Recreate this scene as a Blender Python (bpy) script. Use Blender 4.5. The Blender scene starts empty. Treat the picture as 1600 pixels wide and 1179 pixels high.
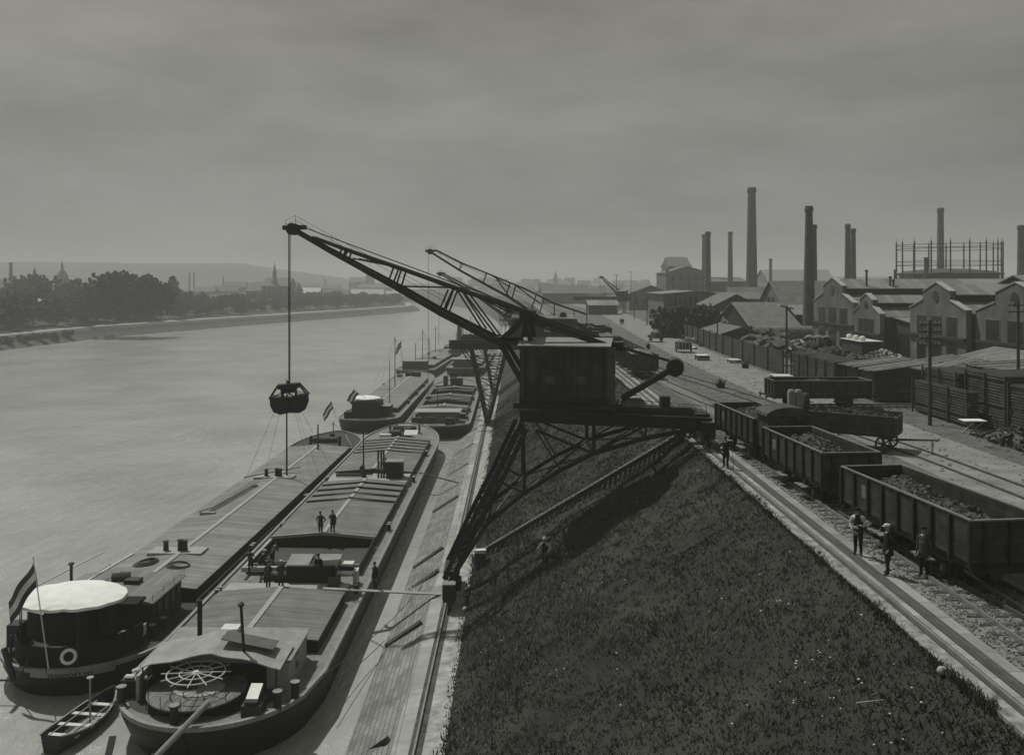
import bpy, bmesh, math, random
import numpy as np
from mathutils import Vector, Matrix, noise
R = math.radians
random.seed(7)
SC = bpy.context.scene
COL = SC.collection
# ---------------------------------------------------------------- camera, sky, sun, exposure
F = 1400.0                       # focal length in pixels of the 1600 px wide photograph
VX, HY, CH = 788.0, 440.0, 10.5  # principal column, horizon row, camera height above the quay
cam = bpy.data.objects.new('camera', bpy.data.cameras.new('camera'))
COL.objects.link(cam); SC.camera = cam
cam.location = (0, 0, CH); cam.rotation_euler = (R(90), 0, 0)
cam.data.sensor_width = 36; cam.data.lens = 36*F/1600
cam.data.shift_x = (800-VX)/1600; cam.data.shift_y = -(589.5-HY)/1600
cam.data.clip_start = .5; cam.data.clip_end = 20000

SUN = Vector((-.38, .42, 1.0)).normalized()     # direction towards the sun
sun = bpy.data.objects.new('sun', bpy.data.lights.new('sun', 'SUN'))
COL.objects.link(sun)
sun.rotation_euler = SUN.to_track_quat('Z', 'Y').to_euler()
sun.data.energy = 5.0; sun.data.angle = R(.6); sun.data.color = (1, .99, .95)
sun.location = (0, 0, 200)

W = bpy.data.worlds.new('World'); SC.world = W; W.use_nodes = True
nt = W.node_tree; nt.nodes.clear()
def nn(t, typ, **kw):
    n = t.nodes.new(typ)
    for k, v in kw.items(): setattr(n, k, v)
    return n
sky = nn(nt, 'ShaderNodeTexSky', sky_type='NISHITA', sun_disc=False)
sky.sun_elevation = math.asin(SUN.z); sky.sun_rotation = math.atan2(SUN.x, SUN.y)
sky.dust_density = 3; sky.air_density = 1.0
bw = nn(nt, 'ShaderNodeRGBToBW')
tc = nn(nt, 'ShaderNodeTexCoord'); mp = nn(nt, 'ShaderNodeMapping'); mp.inputs['Scale'].default_value = (1.2, 1.2, 4.5)
nz = nn(nt, 'ShaderNodeTexNoise'); nz.inputs['Scale'].default_value = 2.1; nz.inputs['Detail'].default_value = 8; nz.inputs['Roughness'].default_value = .6
mr = nn(nt, 'ShaderNodeMapRange'); mr.inputs[1].default_value = .3; mr.inputs[2].default_value = .72; mr.inputs[3].default_value = .74; mr.inputs[4].default_value = 1.28
# an overcast veil evens the sky out: the clear sky is blended with a flat cloud layer
mixv = nn(nt, 'ShaderNodeMix'); mixv.data_type = 'FLOAT'; mixv.inputs[0].default_value = .62; mixv.inputs[3].default_value = 5.2
mul = nn(nt, 'ShaderNodeMath', operation='MULTIPLY')
cc = nn(nt, 'ShaderNodeCombineColor')
bg = nn(nt, 'ShaderNodeBackground'); bg.inputs[1].default_value = .074
out = nn(nt, 'ShaderNodeOutputWorld')
L = nt.links.new
L(sky.outputs[0], bw.inputs[0]); L(bw.outputs[0], mixv.inputs[2])
L(tc.outputs['Generated'], mp.inputs[0]); L(mp.outputs[0], nz.inputs['Vector']); L(nz.outputs[0], mr.inputs[0])
L(mixv.outputs[0], mul.inputs[0]); L(mr.outputs[0], mul.inputs[1])
# the veil is a little warmer higher up
sz = nn(nt, 'ShaderNodeSeparateXYZ'); L(tc.outputs['Generated'], sz.inputs[0])
for i, (t0, t1) in enumerate(((.98, 1.04), (1.0, 1.015), (.965, .88))):
    r_ = nn(nt, 'ShaderNodeMapRange'); r_.inputs[1].default_value = .03; r_.inputs[2].default_value = .34; r_.inputs[3].default_value = t0; r_.inputs[4].default_value = t1
    L(sz.outputs[2], r_.inputs[0]); m = nn(nt, 'ShaderNodeMath', operation='MULTIPLY'); L(r_.outputs[0], m.inputs[1])
    L(mul.outputs[0], m.inputs[0]); L(m.outputs[0], cc.inputs[i])
L(cc.outputs[0], bg.inputs[0]); L(bg.outputs[0], out.inputs[0])
SC.view_settings.view_transform = 'Standard'; SC.view_settings.look = 'None'
SC.view_settings.gamma = 1; SC.view_settings.exposure = -.72
SC.cycles.max_bounces = 6; SC.cycles.volume_bounces = 1; SC.cycles.use_denoising = True

# ---------------------------------------------------------------- materials
TINT = (1.0, 1.02, .97)
MATS = {}
def col(g, t=TINT): return (min(1, g*t[0]), min(1, g*t[1]), min(1, g*t[2]), 1)
def M(name, g, rough=.8, var=.35, scale=2.0, bump=0.0, bscale=None, metal=0.0, tint=TINT, kind='noise', pitch=.25, axes='xy', gap=.03, length=4.0, spec=.3, detail=6):
    if name in MATS: return MATS[name]
    m = bpy.data.materials.new(name); m.use_nodes = True; MATS[name] = m
    t = m.node_tree; b = t.nodes['Principled BSDF']; k = t.links.new
    b.inputs['Roughness'].default_value = rough; b.inputs['Metallic'].default_value = metal
    b.inputs['Specular IOR Level'].default_value = spec
    tc = nn(t, 'ShaderNodeTexCoord')
    n = nn(t, 'ShaderNodeTexNoise'); n.inputs['Scale'].default_value = scale; n.inputs['Detail'].default_value = detail; n.inputs['Roughness'].default_value = .62
    k(tc.outputs['Object'], n.inputs['Vector'])
    r = nn(t, 'ShaderNodeMapRange'); r.inputs[1].default_value = .25; r.inputs[2].default_value = .75
    r.inputs[3].default_value = 1-var; r.inputs[4].default_value = 1+var
    k(n.outputs[0], r.inputs[0])
    mx = nn(t, 'ShaderNodeVectorMath', operation='SCALE')
    if kind == 'noise':
        mx.inputs[0].default_value = col(g, tint)[:3]
    else:
        sx = nn(t, 'ShaderNodeSeparateXYZ'); cx = nn(t, 'ShaderNodeCombineXYZ'); k(tc.outputs['Object'], sx.inputs[0])
        if axes in ('xy', 'yx'):
            k(sx.outputs['X' if axes == 'xy' else 'Y'], cx.inputs[0]); k(sx.outputs['Y' if axes == 'xy' else 'X'], cx.inputs[1])
        else:
            ad = nn(t, 'ShaderNodeMath', operation='ADD'); k(sx.outputs[0], ad.inputs[0]); k(sx.outputs[1], ad.inputs[1])
            a, c = (0, 1) if axes == 'hz' else (1, 0)       # hz: boards run level on walls; vz: boards stand upright
            k(ad.outputs[0], cx.inputs[a]); k(sx.outputs[2], cx.inputs[c])
        br = nn(t, 'ShaderNodeTexBrick'); k(cx.outputs[0], br.inputs['Vector'])
        br.inputs['Scale'].default_value = 1; br.inputs['Brick Width'].default_value = length; br.inputs['Row Height'].default_value = pitch
        br.inputs['Mortar Size'].default_value = gap*.5; br.inputs['Mortar Smooth'].default_value = .2; br.inputs['Bias'].default_value = 0
        br.inputs['Color1'].default_value = col(g*.78, tint); br.inputs['Color2'].default_value = col(g*1.22, tint); br.inputs['Mortar'].default_value = col(g*.3, tint)
        k(br.outputs[0], mx.inputs[0])
    k(r.outputs[0], mx.inputs['Scale']); k(mx.outputs[0], b.inputs['Base Color'])
    if bump:
        n2 = nn(t, 'ShaderNodeTexNoise'); n2.inputs['Scale'].default_value = bscale or scale*4; n2.inputs['Detail'].default_value = 5
        k(tc.outputs['Object'], n2.inputs['Vector'])
        bp = nn(t, 'ShaderNodeBump'); bp.inputs['Strength'].default_value = min(1, bump); bp.inputs['Distance'].default_value = .12*bump
        k(n2.outputs[0], bp.inputs['Height']); k(bp.outputs[0], b.inputs['Normal'])
    return m
STEEL = M('dark_steel', .015, .6, .4, 3, spec=.35)
STEEL2 = M('weathered_steel', .05, .65, .5, 2)
HOUSE = M('crane_house_board', .036, .75, .7, 1.1, kind='b', axes='vz', pitch=.16, length=5, gap=.02)
ROOFM = M('zinc_roof', .22, .5, .25, 1.2)
PALE = M('pale_paint', .55, .6, .15, 3)
WHITE = M('white_canvas', .72, .85, .12, 1.2, bump=.2, bscale=6)
HULL = M('tarred_hull', .008, .6, .6, .8, spec=.3)
GUNW = M('worn_gunwale', .22, .6, .3, 1.5)
DECK = M('iron_deck', .17, .7, .35, 1.2)
HATCH = M('hatch_board', .155, .8, .3, .7, kind='b', axes='xy', pitch=.22, length=9, gap=.035)
HATCH2 = M('hatch_board_smooth', .19, .8, .25, .5, kind='b', axes='xy', pitch=.3, length=9, gap=.02)
RIDGE = M('ridge_board', .3, .75, .2, 2)
WOOD = M('raw_wood', .16, .8, .35, 3, kind='b', axes='xy', pitch=.2, length=3, gap=.03)
DWOOD = M('dark_timber', .04, .85, .4, 4)
COAL = M('coal', .02, .55, .6, 6, bump=.9, bscale=7, spec=.5)
COALG = M('grey_slag', .07, .8, .7, 3, bump=1, bscale=8)
BRICKM = M('chimney_brick', .12, .9, .3, .5, kind='b', axes='hz', pitch=.12, length=.35, gap=.02)
WALLM = M('sooty_render', .12, .9, .6, .3, detail=12)
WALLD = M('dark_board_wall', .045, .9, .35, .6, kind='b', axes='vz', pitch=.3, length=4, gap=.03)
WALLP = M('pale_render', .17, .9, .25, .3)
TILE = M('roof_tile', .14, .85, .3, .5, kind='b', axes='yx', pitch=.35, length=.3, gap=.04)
SLATE = M('slate_roof', .17, .6, .25, .4, kind='b', axes='yx', pitch=1.1, length=30, gap=.06)
GLASS = M('dark_pane', .02, .25, .3, 1, spec=.6)
FENCE = M('fence_board', .05, .9, .4, .6, kind='b', axes='hz', pitch=.28, length=3, gap=.06)
STACK = M('sawn_stack', .075, .9, .55, .8, kind='b', axes='hz', pitch=.2, length=2.6, gap=.085)
PLANKR = M('plank_roof', .17, .85, .35, .7, kind='b', axes='xy', pitch=.3, length=5, gap=.07)
LEAF = M('leaf', .02, .8, .4, .6, tint=(.95, 1.05, .8))
LEAFD = M('dark_leaf', .015, .8, .4, .6, tint=(.95, 1.05, .8))
BARK = M('bark', .05, .9, .3, 3)
GRASSM = M('grass_blade', .07, .9, .55, .3, tint=(.95, 1.08, .82))
CLOTH = M('dark_cloth', .011, .95, .3, 8)
CLOTHG = M('grey_cloth', .05, .95, .3, 8)
SHIRT = M('white_shirt', .5, .9, .1, 8)
SKIN = M('skin', .2, .6, .1, 8)
ROPE = M('rope', .05, .9, .4, 10)
STONE = M('kerb_stone', .27, .85, .3, 1.3, kind='b', axes='yx', pitch=3, length=1.1, gap=.025)
RAILM = M('rail_steel', .30, .35, .3, 2, metal=.5)

# ---------------------------------------------------------------- mesh builder
class MB:
    def __init__(s): s.v = []; s.f = []; s.m = []; s.mi = 0
    def add(s, vs, fs):
        o = len(s.v); s.v += [tuple(p) for p in vs]
        for f in fs: s.f.append(tuple(o+i for i in f)); s.m.append(s.mi)
        return s
    def box(s, c, d, rz=0, rx=0, ry=0):
        m = Matrix.Rotation(rz, 3, 'Z') @ Matrix.Rotation(ry, 3, 'Y') @ Matrix.Rotation(rx, 3, 'X')
        c = Vector(c)
        vs = [c + m @ Vector((x*d[0]/2, y*d[1]/2, z*d[2]/2)) for x in (-1, 1) for y in (-1, 1) for z in (-1, 1)]
        return s.add(vs, [(0,1,3,2),(4,6,7,5),(0,4,5,1),(2,3,7,6),(0,2,6,4),(1,5,7,3)])
    def b2(s, x0, x1, y0, y1, z0, z1): return s.box(((x0+x1)/2, (y0+y1)/2, (z0+z1)/2), (abs(x1-x0), abs(y1-y0), abs(z1-z0)))
    def frame(s, p, q, up=(0, 0, 1)):
        p, q = Vector(p), Vector(q); d = (q-p)
        if d.length < 1e-6: d = Vector((0, 0, 1))
        d.normalize(); u = Vector(up)
        if abs(d.dot(u)) > .99: u = Vector((0, 1, 0))
        a = d.cross(u).normalized(); b = a.cross(d).normalized()
        return p, q, a, b
    def bar(s, p, q, w, h=None, up=(0, 0, 1)):
        h = h or w; p, q, a, b = s.frame(p, q, up); vs = []
        for e in (p, q):
            for i, j in ((-1,-1),(1,-1),(1,1),(-1,1)): vs.append(e + a*i*w/2 + b*j*h/2)
        return s.add(vs, [(0,3,2,1),(4,5,6,7),(0,1,5,4),(1,2,6,5),(2,3,7,6),(3,0,4,7)])
    def tube(s, p, q, r, r2=None, n=8, cap=True):
        r2 = r if r2 is None else r2; p, q, a, b = s.frame(p, q); vs = []
        for e, rr in ((p, r), (q, r2)):
            for i in range(n):
                t = 2*math.pi*i/n; vs.append(e + a*math.cos(t)*rr + b*math.sin(t)*rr)
        fs = [(i, (i+1) % n, n+(i+1) % n, n+i) for i in range(n)]
        if cap: fs += [tuple(range(n-1, -1, -1)), tuple(range(n, 2*n))]
        return s.add(vs, fs)
    def path(s, pts, r, n=6):
        for a, b in zip(pts, pts[1:]): s.tube(a, b, r, n=n)
        return s
    def lathe(s, prof, c=(0, 0, 0), n=16, sx=1, sy=1):
        vs = [(c[0]+r*math.cos(2*math.pi*i/n)*sx, c[1]+r*math.sin(2*math.pi*i/n)*sy, c[2]+z) for r, z in prof for i in range(n)]
        fs = [(k*n+i, k*n+(i+1) % n, (k+1)*n+(i+1) % n, (k+1)*n+i) for k in range(len(prof)-1) for i in range(n)]
        fs += [tuple(range(n-1, -1, -1)), tuple((len(prof)-1)*n+i for i in range(n))]
        return s.add(vs, fs)
    def ring(s, c, r, t, n=24, k=6, tilt=None):
        vs = []; m = tilt or Matrix.Identity(3)
        for i in range(n):
            a = 2*math.pi*i/n
            for j in range(k):
                b = 2*math.pi*j/k; vs.append(Vector(c) + m @ Vector(((r+t*math.cos(b))*math.cos(a), (r+t*math.cos(b))*math.sin(a), t*math.sin(b))))
        return s.add(vs, [(i*k+j, ((i+1) % n)*k+j, ((i+1) % n)*k+(j+1) % k, i*k+(j+1) % k) for i in range(n) for j in range(k)])
    def prism(s, poly, a, b, axis='x'):
        n = len(poly)
        def P(u, w, t): return (t, u, w) if axis == 'x' else ((u, t, w) if axis == 'y' else (u, w, t))
        vs = [P(u, w, a) for u, w in poly] + [P(u, w, b) for u, w in poly]
        return s.add(vs, [(i, (i+1) % n, n+(i+1) % n, n+i) for i in range(n)] + [tuple(range(n-1, -1, -1)), tuple(range(n, 2*n))])
    def build(s, name, mat, parent=None, smooth=False, label=None, local=True, bevel=0):
        me = bpy.data.meshes.new(name)
        me.from_pydata(s.v, [], s.f)
        mats = mat if isinstance(mat, (list, tuple)) else [mat]
        for x in mats: me.materials.append(x)
        if len(mats) > 1: me.polygons.foreach_set('material_index', s.m)
        bm = bmesh.new(); bm.from_mesh(me); bmesh.ops.recalc_face_normals(bm, faces=bm.faces)
        bm.to_mesh(me); bm.free()
        if smooth: me.polygons.foreach_set('use_smooth', [True]*len(me.polygons))
        o = bpy.data.objects.new(name, me); COL.objects.link(o)
        if parent: o.parent = parent
        if label: o['label'] = label
        if bevel:
            bv = o.modifiers.new('bevel', 'BEVEL'); bv.width = bevel; bv.segments = 1; bv.limit_method = 'ANGLE'
        return o
def tag(o, label=None, cat=None, group=None, kind=None):
    for k, v in (('label', label), ('category', cat), ('group', group), ('kind', kind)):
        if v: o[k] = v
    return o
def thing(name, label, cat, loc=(0, 0, 0), rz=0, group=None):
    o = bpy.data.objects.new(name, None); COL.objects.link(o); o.location = loc; o.rotation_euler = (0, 0, rz); o.empty_display_size = .3
    return tag(o, label, cat, group)
def kids(o): return [c for c in COL.objects if c.parent == o]
def dup(o, loc, rz=0, label=None, scale=None):
    def cp(x, par):
        c = x.copy(); COL.objects.link(c); c.parent = par
        for y in list(x.children): cp(y, c)
        return c
    c = cp(o, None); c.location = loc; c.rotation_euler = (0, 0, rz)
    if scale: c.scale = scale
    if label: c['label'] = label
    return c
def Q(x, y, Y):                  # the point at depth Y that the photo shows at pixel x, y
    return Vector(((x-VX)/F*Y, Y, CH-(y-HY)/F*Y))
def G(x, y, z=0.0):              # the point at height z seen at pixel x, y
    Y = F*(CH-z)/(y-HY); return Vector(((x-VX)/F*Y, Y, z))
def clamp(v, a, b): return max(a, min(b, v))
WZ = -11.5                       # water level
LZ = -10.1                       # lower quay level
def bx(Y): return .0129*(clamp(Y, -60, 400)-58.8)     # the foot of the bank drifts landwards
def ux(Y): return .003*(clamp(Y, -60, 400)-58.8)

# ---------------------------------------------------------------- ground, water, banks
def sheet(name, pts, z, mat, kind='structure'):
    me = MB(); me.add([(p[0], p[1], z if len(p) < 3 else p[2]) for p in pts], [tuple(range(len(pts)))])
    o = me.build(name, mat); tag(o, kind=kind)
    if o.data.polygons[0].normal.z < 0: o.data.flip_normals()
    return o
def strip(name, fl, fr, ys, mat, zl=0, zr=0, kind='structure', parent=None):
    m = MB(); vs = []; fs = []
    for y in ys: vs += [(fl(y), y, zl(y) if callable(zl) else zl), (fr(y), y, zr(y) if callable(zr) else zr)]
    for i in range(len(ys)-1): fs.append((2*i, 2*i+1, 2*i+3, 2*i+2))
    m.add(vs, fs); o = m.build(name, mat, parent)
    if o.data.polygons[0].normal.z < 0: o.data.flip_normals()
    if kind: tag(o, kind=kind)
    return o
# river surface
wm = bpy.data.materials.new('river_water'); wm.use_nodes = True
t = wm.node_tree; b = t.nodes['Principled BSDF']; k = t.links.new
b.inputs['Roughness'].default_value = .13; b.inputs['IOR'].default_value = 1.33
tc = nn(t, 'ShaderNodeTexCoord'); mpx = nn(t, 'ShaderNodeMapping'); mpx.inputs['Scale'].default_value = (.55, .22, 1); mpx.inputs['Rotation'].default_value = (0, 0, R(12))
k(tc.outputs['Object'], mpx.inputs[0])
n1 = nn(t, 'ShaderNodeTexNoise'); n1.inputs['Scale'].default_value = 1.6; n1.inputs['Detail'].default_value = 8; n1.inputs['Roughness'].default_value = .62; n1.inputs['Distortion'].default_value = 1.2
n2 = nn(t, 'ShaderNodeTexNoise'); n2.inputs['Scale'].default_value = 7; n2.inputs['Detail'].default_value = 4
n3 = nn(t, 'ShaderNodeTexNoise'); n3.inputs['Scale'].default_value = .06; n3.inputs['Detail'].default_value = 12; n3.inputs['Roughness'].default_value = .6
for n in (n1, n2): k(mpx.outputs[0], n.inputs['Vector'])
k(tc.outputs['Object'], n3.inputs['Vector'])
ad = nn(t, 'ShaderNodeMath', operation='MULTIPLY_ADD'); ad.inputs[1].default_value = .16; k(n2.outputs[0], ad.inputs[0]); k(n1.outputs[0], ad.inputs[2])
bp = nn(t, 'ShaderNodeBump'); bp.inputs['Strength'].default_value = .6; bp.inputs['Distance'].default_value = .42
k(ad.outputs[0], bp.inputs['Height']); k(bp.outputs[0], b.inputs['Normal'])
rr = nn(t, 'ShaderNodeMapRange'); rr.inputs[1].default_value = .3; rr.inputs[2].default_value = .7; rr.inputs[3].default_value = .8; rr.inputs[4].default_value = 1.2
k(n3.outputs[0], rr.inputs[0]); sc = nn(t, 'ShaderNodeVectorMath', operation='SCALE'); sc.inputs[0].default_value = col(.36)[:3]
k(rr.outputs[0], sc.inputs['Scale']); k(sc.outputs[0], b.inputs['Base Color'])
sheet('river_water', [(-4200, -120), (400, -120), (400, 4200), (-4200, 4200)], WZ, wm)

# upper ground: a pale dusty yard, darker where rubbish and weeds lie
YARD = M('yard_dirt', .1, .95, .5, .7, bump=.35, bscale=8, detail=12)
ROADM = M('dusty_road', .19, .95, .4, .5, bump=.3, bscale=6, detail=12)
right_edge = [(12.2+ux(y), y) for y in (-60, 58.8, 200, 420)]
bend = [(10, 500), (0, 640), (-28, 800), (-95, 960), (-310, 1150), (-900, 1300), (-1900, 1400)]
sheet('ground', right_edge + bend + [(-4200, 1450), (-4200, 4200), (4200, 4200), (4200, -60)], 0, YARD)
sk = MB(); e = right_edge[-1:] + bend + [(-4200, 1450)]; vs = []
for i, p in enumerate(e):
    a = Vector(e[max(0, i-1)]); c = Vector(e[min(len(e)-1, i+1)]); d = (c-a).normalized(); nrm = Vector((-d.y, d.x))
    q = Vector(p)+nrm*14.6; vs += [(p[0], p[1], 0), (q.x, q.y, -11.8)]
sk.add(vs, [(2*i, 2*i+2, 2*i+3, 2*i+1) for i in range(len(e)-1)])
tag(sk.build('far_embankment', M('far_grass', .05, .95, .4, .05)), kind='structure')
YS = [-60, -30, 0, 15, 25, 35, 45, 55, 65, 75, 85, 95, 110, 125, 140, 160, 185, 215, 250, 300, 350, 420]
# paved slope into the water, lower quay strip, pale path
PAVE = M('sett_paving', .19, .85, .35, .5, kind='b', axes='yx', pitch=.26, length=.9, gap=.035)
LOWQ = M('lower_quay_slab', .28, .85, .28, .7, kind='b', axes='yx', pitch=.8, length=2.6, gap=.03)
DUST = M('pale_dust', .3, .95, .55, 1.6, bump=.4, bscale=6)
strip('paved_slope', lambda y: -8.4+bx(y), lambda y: -4.75+bx(y), YS, PAVE, -12.1, -10.25)
strip('lower_quay', lambda y: -4.75+bx(y), lambda y: -3.95+bx(y), YS, LOWQ, -10.25, LZ)
strip('rail_bed', lambda y: -3.95+bx(y), lambda y: -3.35+bx(y), YS, M('rail_bed', .07, .95, .6, 2, bump=.8, bscale=9), LZ, LZ)
strip('pale_path', lambda y: -3.35+bx(y), lambda y: -2.2+bx(y), YS, DUST, LZ, LZ+.05)
# grass embankment as a bumpy sheet
gx, gy = 40, 260
ys = [15+(415-15)*(i/gy)**2.0 for i in range(gy+1)]; ys = [-60, -20] + ys
m = MB(); vs = []
def slope_pt(t, y):
    a = -2.35+bx(y); b_ = 12.2+ux(y); x = a+(b_-a)*t
    z = LZ+.05+(-.02-LZ-.05)*t
    if 0 < t < 1:
        z += .55*(noise.noise(Vector((x*.35, y*.35, 0)))) * math.sin(math.pi*t)**.5 + .22*noise.noise(Vector((x*1.3, y*1.3, 5)))*math.sin(math.pi*t)**.3
    return x, y, z
for y in ys:
    for i in range(gx+1): vs.append(slope_pt(i/gx, y))
n = gx+1
m.add(vs, [(j*n+i, j*n+i+1, (j+1)*n+i+1, (j+1)*n+i) for j in range(len(ys)-1) for i in range(gx)])
o = m.build('embankment', M('turf_soil', .028, .95, .85, .22, detail=12, bump=.6, bscale=2.2, tint=(.98, 1.05, .85)), smooth=True); tag(o, kind='structure')
# strips along the top: pale kerb, crane rail, planks, flags, ballast
f = lambda c: (lambda y: c+ux(y))
def band(name, a, b_, z, mat, th=.0):
    m = MB(); vs = []; fs = []
    for y in YS: vs += [(a+ux(y), y, z-.35), (a+ux(y), y, z), (b_+ux(y), y, z), (b_+ux(y), y, z-.35)]
    for i in range(len(YS)-1):
        for j in range(3): fs.append((4*i+j, 4*i+j+1, 4*i+j+5, 4*i+j+4))
    m.add(vs, fs); return tag(m.build(name, mat), kind='structure')
band('quay_kerb', 12.13, 12.6, .05, M('quay_kerb', .22, .9, .8, 2.2, bump=.3, detail=10))
band('crane_rail_channel', 12.6, 12.93, -.02+.03, M('channel_dirt', .03, .95, .5, 3))
band('rail_kerb', 12.93, 13.14, .06, STONE)
band('quay_planking', 13.17, 13.6, .05, M('quay_plank', .075, .8, .3, 2, kind='b', axes='yx', pitch=.11, length=4, gap=.02))
band('quay_flagstone', 13.62, 14.02, .04, M('flagstone', .25, .85, .25, .8, kind='b', axes='yx', pitch=3, length=1.3, gap=.03))
BALL = M('ballast', .17, .95, .85, 5, bump=1, bscale=9, detail=3)
strip('ballast_bed', f(14.02), lambda y: 17.7+clamp((40-y)*.03, 0, 1)+ux(y), [y for y in YS if y < 130], BALL, .006, .006)
sheet('road', [(23, -40), (23.5, 60), (23.8, 120), (25.5, 170), (29, 245), (33, 330), (30, 420), (36, 425), (42, 330), (37.5, 245), (33.2, 184), (30.6, 120), (29.6, 60), (29.2, -40)], .008, ROADM)
# left bank
e = [(-190, -110), (-182, 60), (-174, 200), (-162, 288), (-158, 354), (-137, 428), (-107, 522), (-82, 604), (-64, 670), (-74, 760), (-140, 900), (-350, 1080), (-900, 1230), (-4200, 1320)]
EL = e
def offs(d):
    r = []
    for i, p in enumerate(e):
        a = Vector(e[max(0, i-1)]); c = Vector(e[min(len(e)-1, i+1)]); dd = (c-a).normalized()
        r.append((p[0]-dd.y*d, p[1]+dd.x*d))
    return r
prof = [(-3, -12.2), (3, -9.8), (5, -8.4), (5.5, -7.4), (10, -7.2), (40, -4), (90, 0)]
BANK = [M('bank_stone', .06, .9, .4, .15), M('bank_stone'  , .13), M('bank_wall', .42, .9, .2, .1), M('bank_path', .3, .9, .2, .2), M('far_grass', .05), M('far_grass', .05)]
rows = [[(x, y, z) for x, y in offs(d)] for d, z in prof]
for j, (nm, mt) in enumerate((('far_shore', BANK[0]), ('far_shore_bank', BANK[0]), ('far_promenade_wall', BANK[2]), ('far_promenade', BANK[3]), ('far_bank_slope', BANK[4]), ('far_bank_ground', BANK[4]))):
    m = MB(); nE = len(e); m.add(rows[j]+rows[j+1], [(i, i+1, nE+i+1, nE+i) for i in range(nE-1)]); tag(m.build(nm, mt), kind='structure')
sheet('far_town_ground', [(x, y) for x, y, z in rows[-1]] + [(-4200, 1100), (-4200, -110)], 0.0, M('far_grass', .05))
# hills
m = MB(); vs = []; nx, ny = 150, 14
def hz(x, y):
    px = VX+x/y*F
    def ramp(a, b_): return clamp((px-a)/(b_-a), 0, 1)
    h = 44*(1-ramp(380, 600))+8 + 16*ramp(1080, 1250) - 8*ramp(700, 820)*(1-ramp(950, 1100))
    return h*(1+.10*noise.noise(Vector((x*.002, y*.002, 0)))+.04*noise.noise(Vector((x*.012, 3, 0))))
for j in range(ny+1):
    y = 1500+j*70
    s_ = math.sin(math.pi*min(1, j/6)/2)
    for i in range(nx+1):
        x = -2200+4400*i/nx; vs.append((x, y, -2+hz(x*1500/y, 1500)*s_))
n = nx+1
m.add(vs, [(j*n+i, j*n+i+1, (j+1)*n+i+1, (j+1)*n+i) for j in range(ny) for i in range(nx)])
tag(m.build('hills', M('hill_wood', .05, .95, .4, .01), smooth=True), kind='structure')
# the air: one closed box, even density
hm = bpy.data.materials.new('haze'); hm.use_nodes = True; t = hm.node_tree; t.nodes.clear()
vo = nn(t, 'ShaderNodeVolumePrincipled'); ou = nn(t, 'ShaderNodeOutputMaterial'); t.links.new(vo.outputs[0], ou.inputs['Volume'])
vo.inputs['Color'].default_value = (.785, .81, .78, 1); vo.inputs['Density'].default_value = .0006; vo.inputs['Anisotropy'].default_value = .1
m = MB(); m.b2(-4300, 4300, -150, 4300, -13.5, 76); o = m.build('haze', hm); tag(o, kind='stuff', label='even pale haze over river and harbour')
# ================================================================= cranes
def lattice(m, A, B, n, w, alt=True):
    """zigzag web between two polylines given as end points"""
    a0, a1 = map(Vector, A); b0, b1 = map(Vector, B)
    for i in range(n):
        p = a0.lerp(a1, i/n); q = b0.lerp(b1, (i+1)/n) if alt else b0.lerp(b1, i/n)
        m.bar(p, q, w); m.bar(b0.lerp(b1, i/n), a0.lerp(a1, i/n), w*.8)
def railing(m, pts, h=.95, r=.018, step=1.6):
    for a, b in zip(pts, pts[1:]):
        a, b = Vector(a), Vector(b); n = max(1, int((b-a).length/step))
        for i in range(n+1):
            p = a.lerp(b, i/n); m.tube(p, p+Vector((0, 0, h)), r, n=4)
        for hh in (h, h*.5): m.tube(a+Vector((0, 0, hh)), b+Vector((0, 0, hh)), r*.9, n=4)
class Super:
    """slewing part of a crane: u runs out along the jib, v across it, z up; measured at its own slewing centre"""
    def __init__(s, cx, cy, psi): s.cx, s.cy, s.c, s.s = cx, cy, math.cos(psi), math.sin(psi)
    def uz(s, x, y, v=0):
        k = (x-VX)/F; u = (s.cx+v*s.s-k*(s.cy+v*s.c))/(s.c+k*s.s)
        Y = s.cy+u*s.s+v*s.c
        return u, CH-(y-HY)/F*Y
    def w(s, u, v, z, root): return Vector((s.cx-u*s.c+v*s.s-root[0], s.cy+u*s.s+v*s.c-root[1], z-root[2]))
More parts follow.
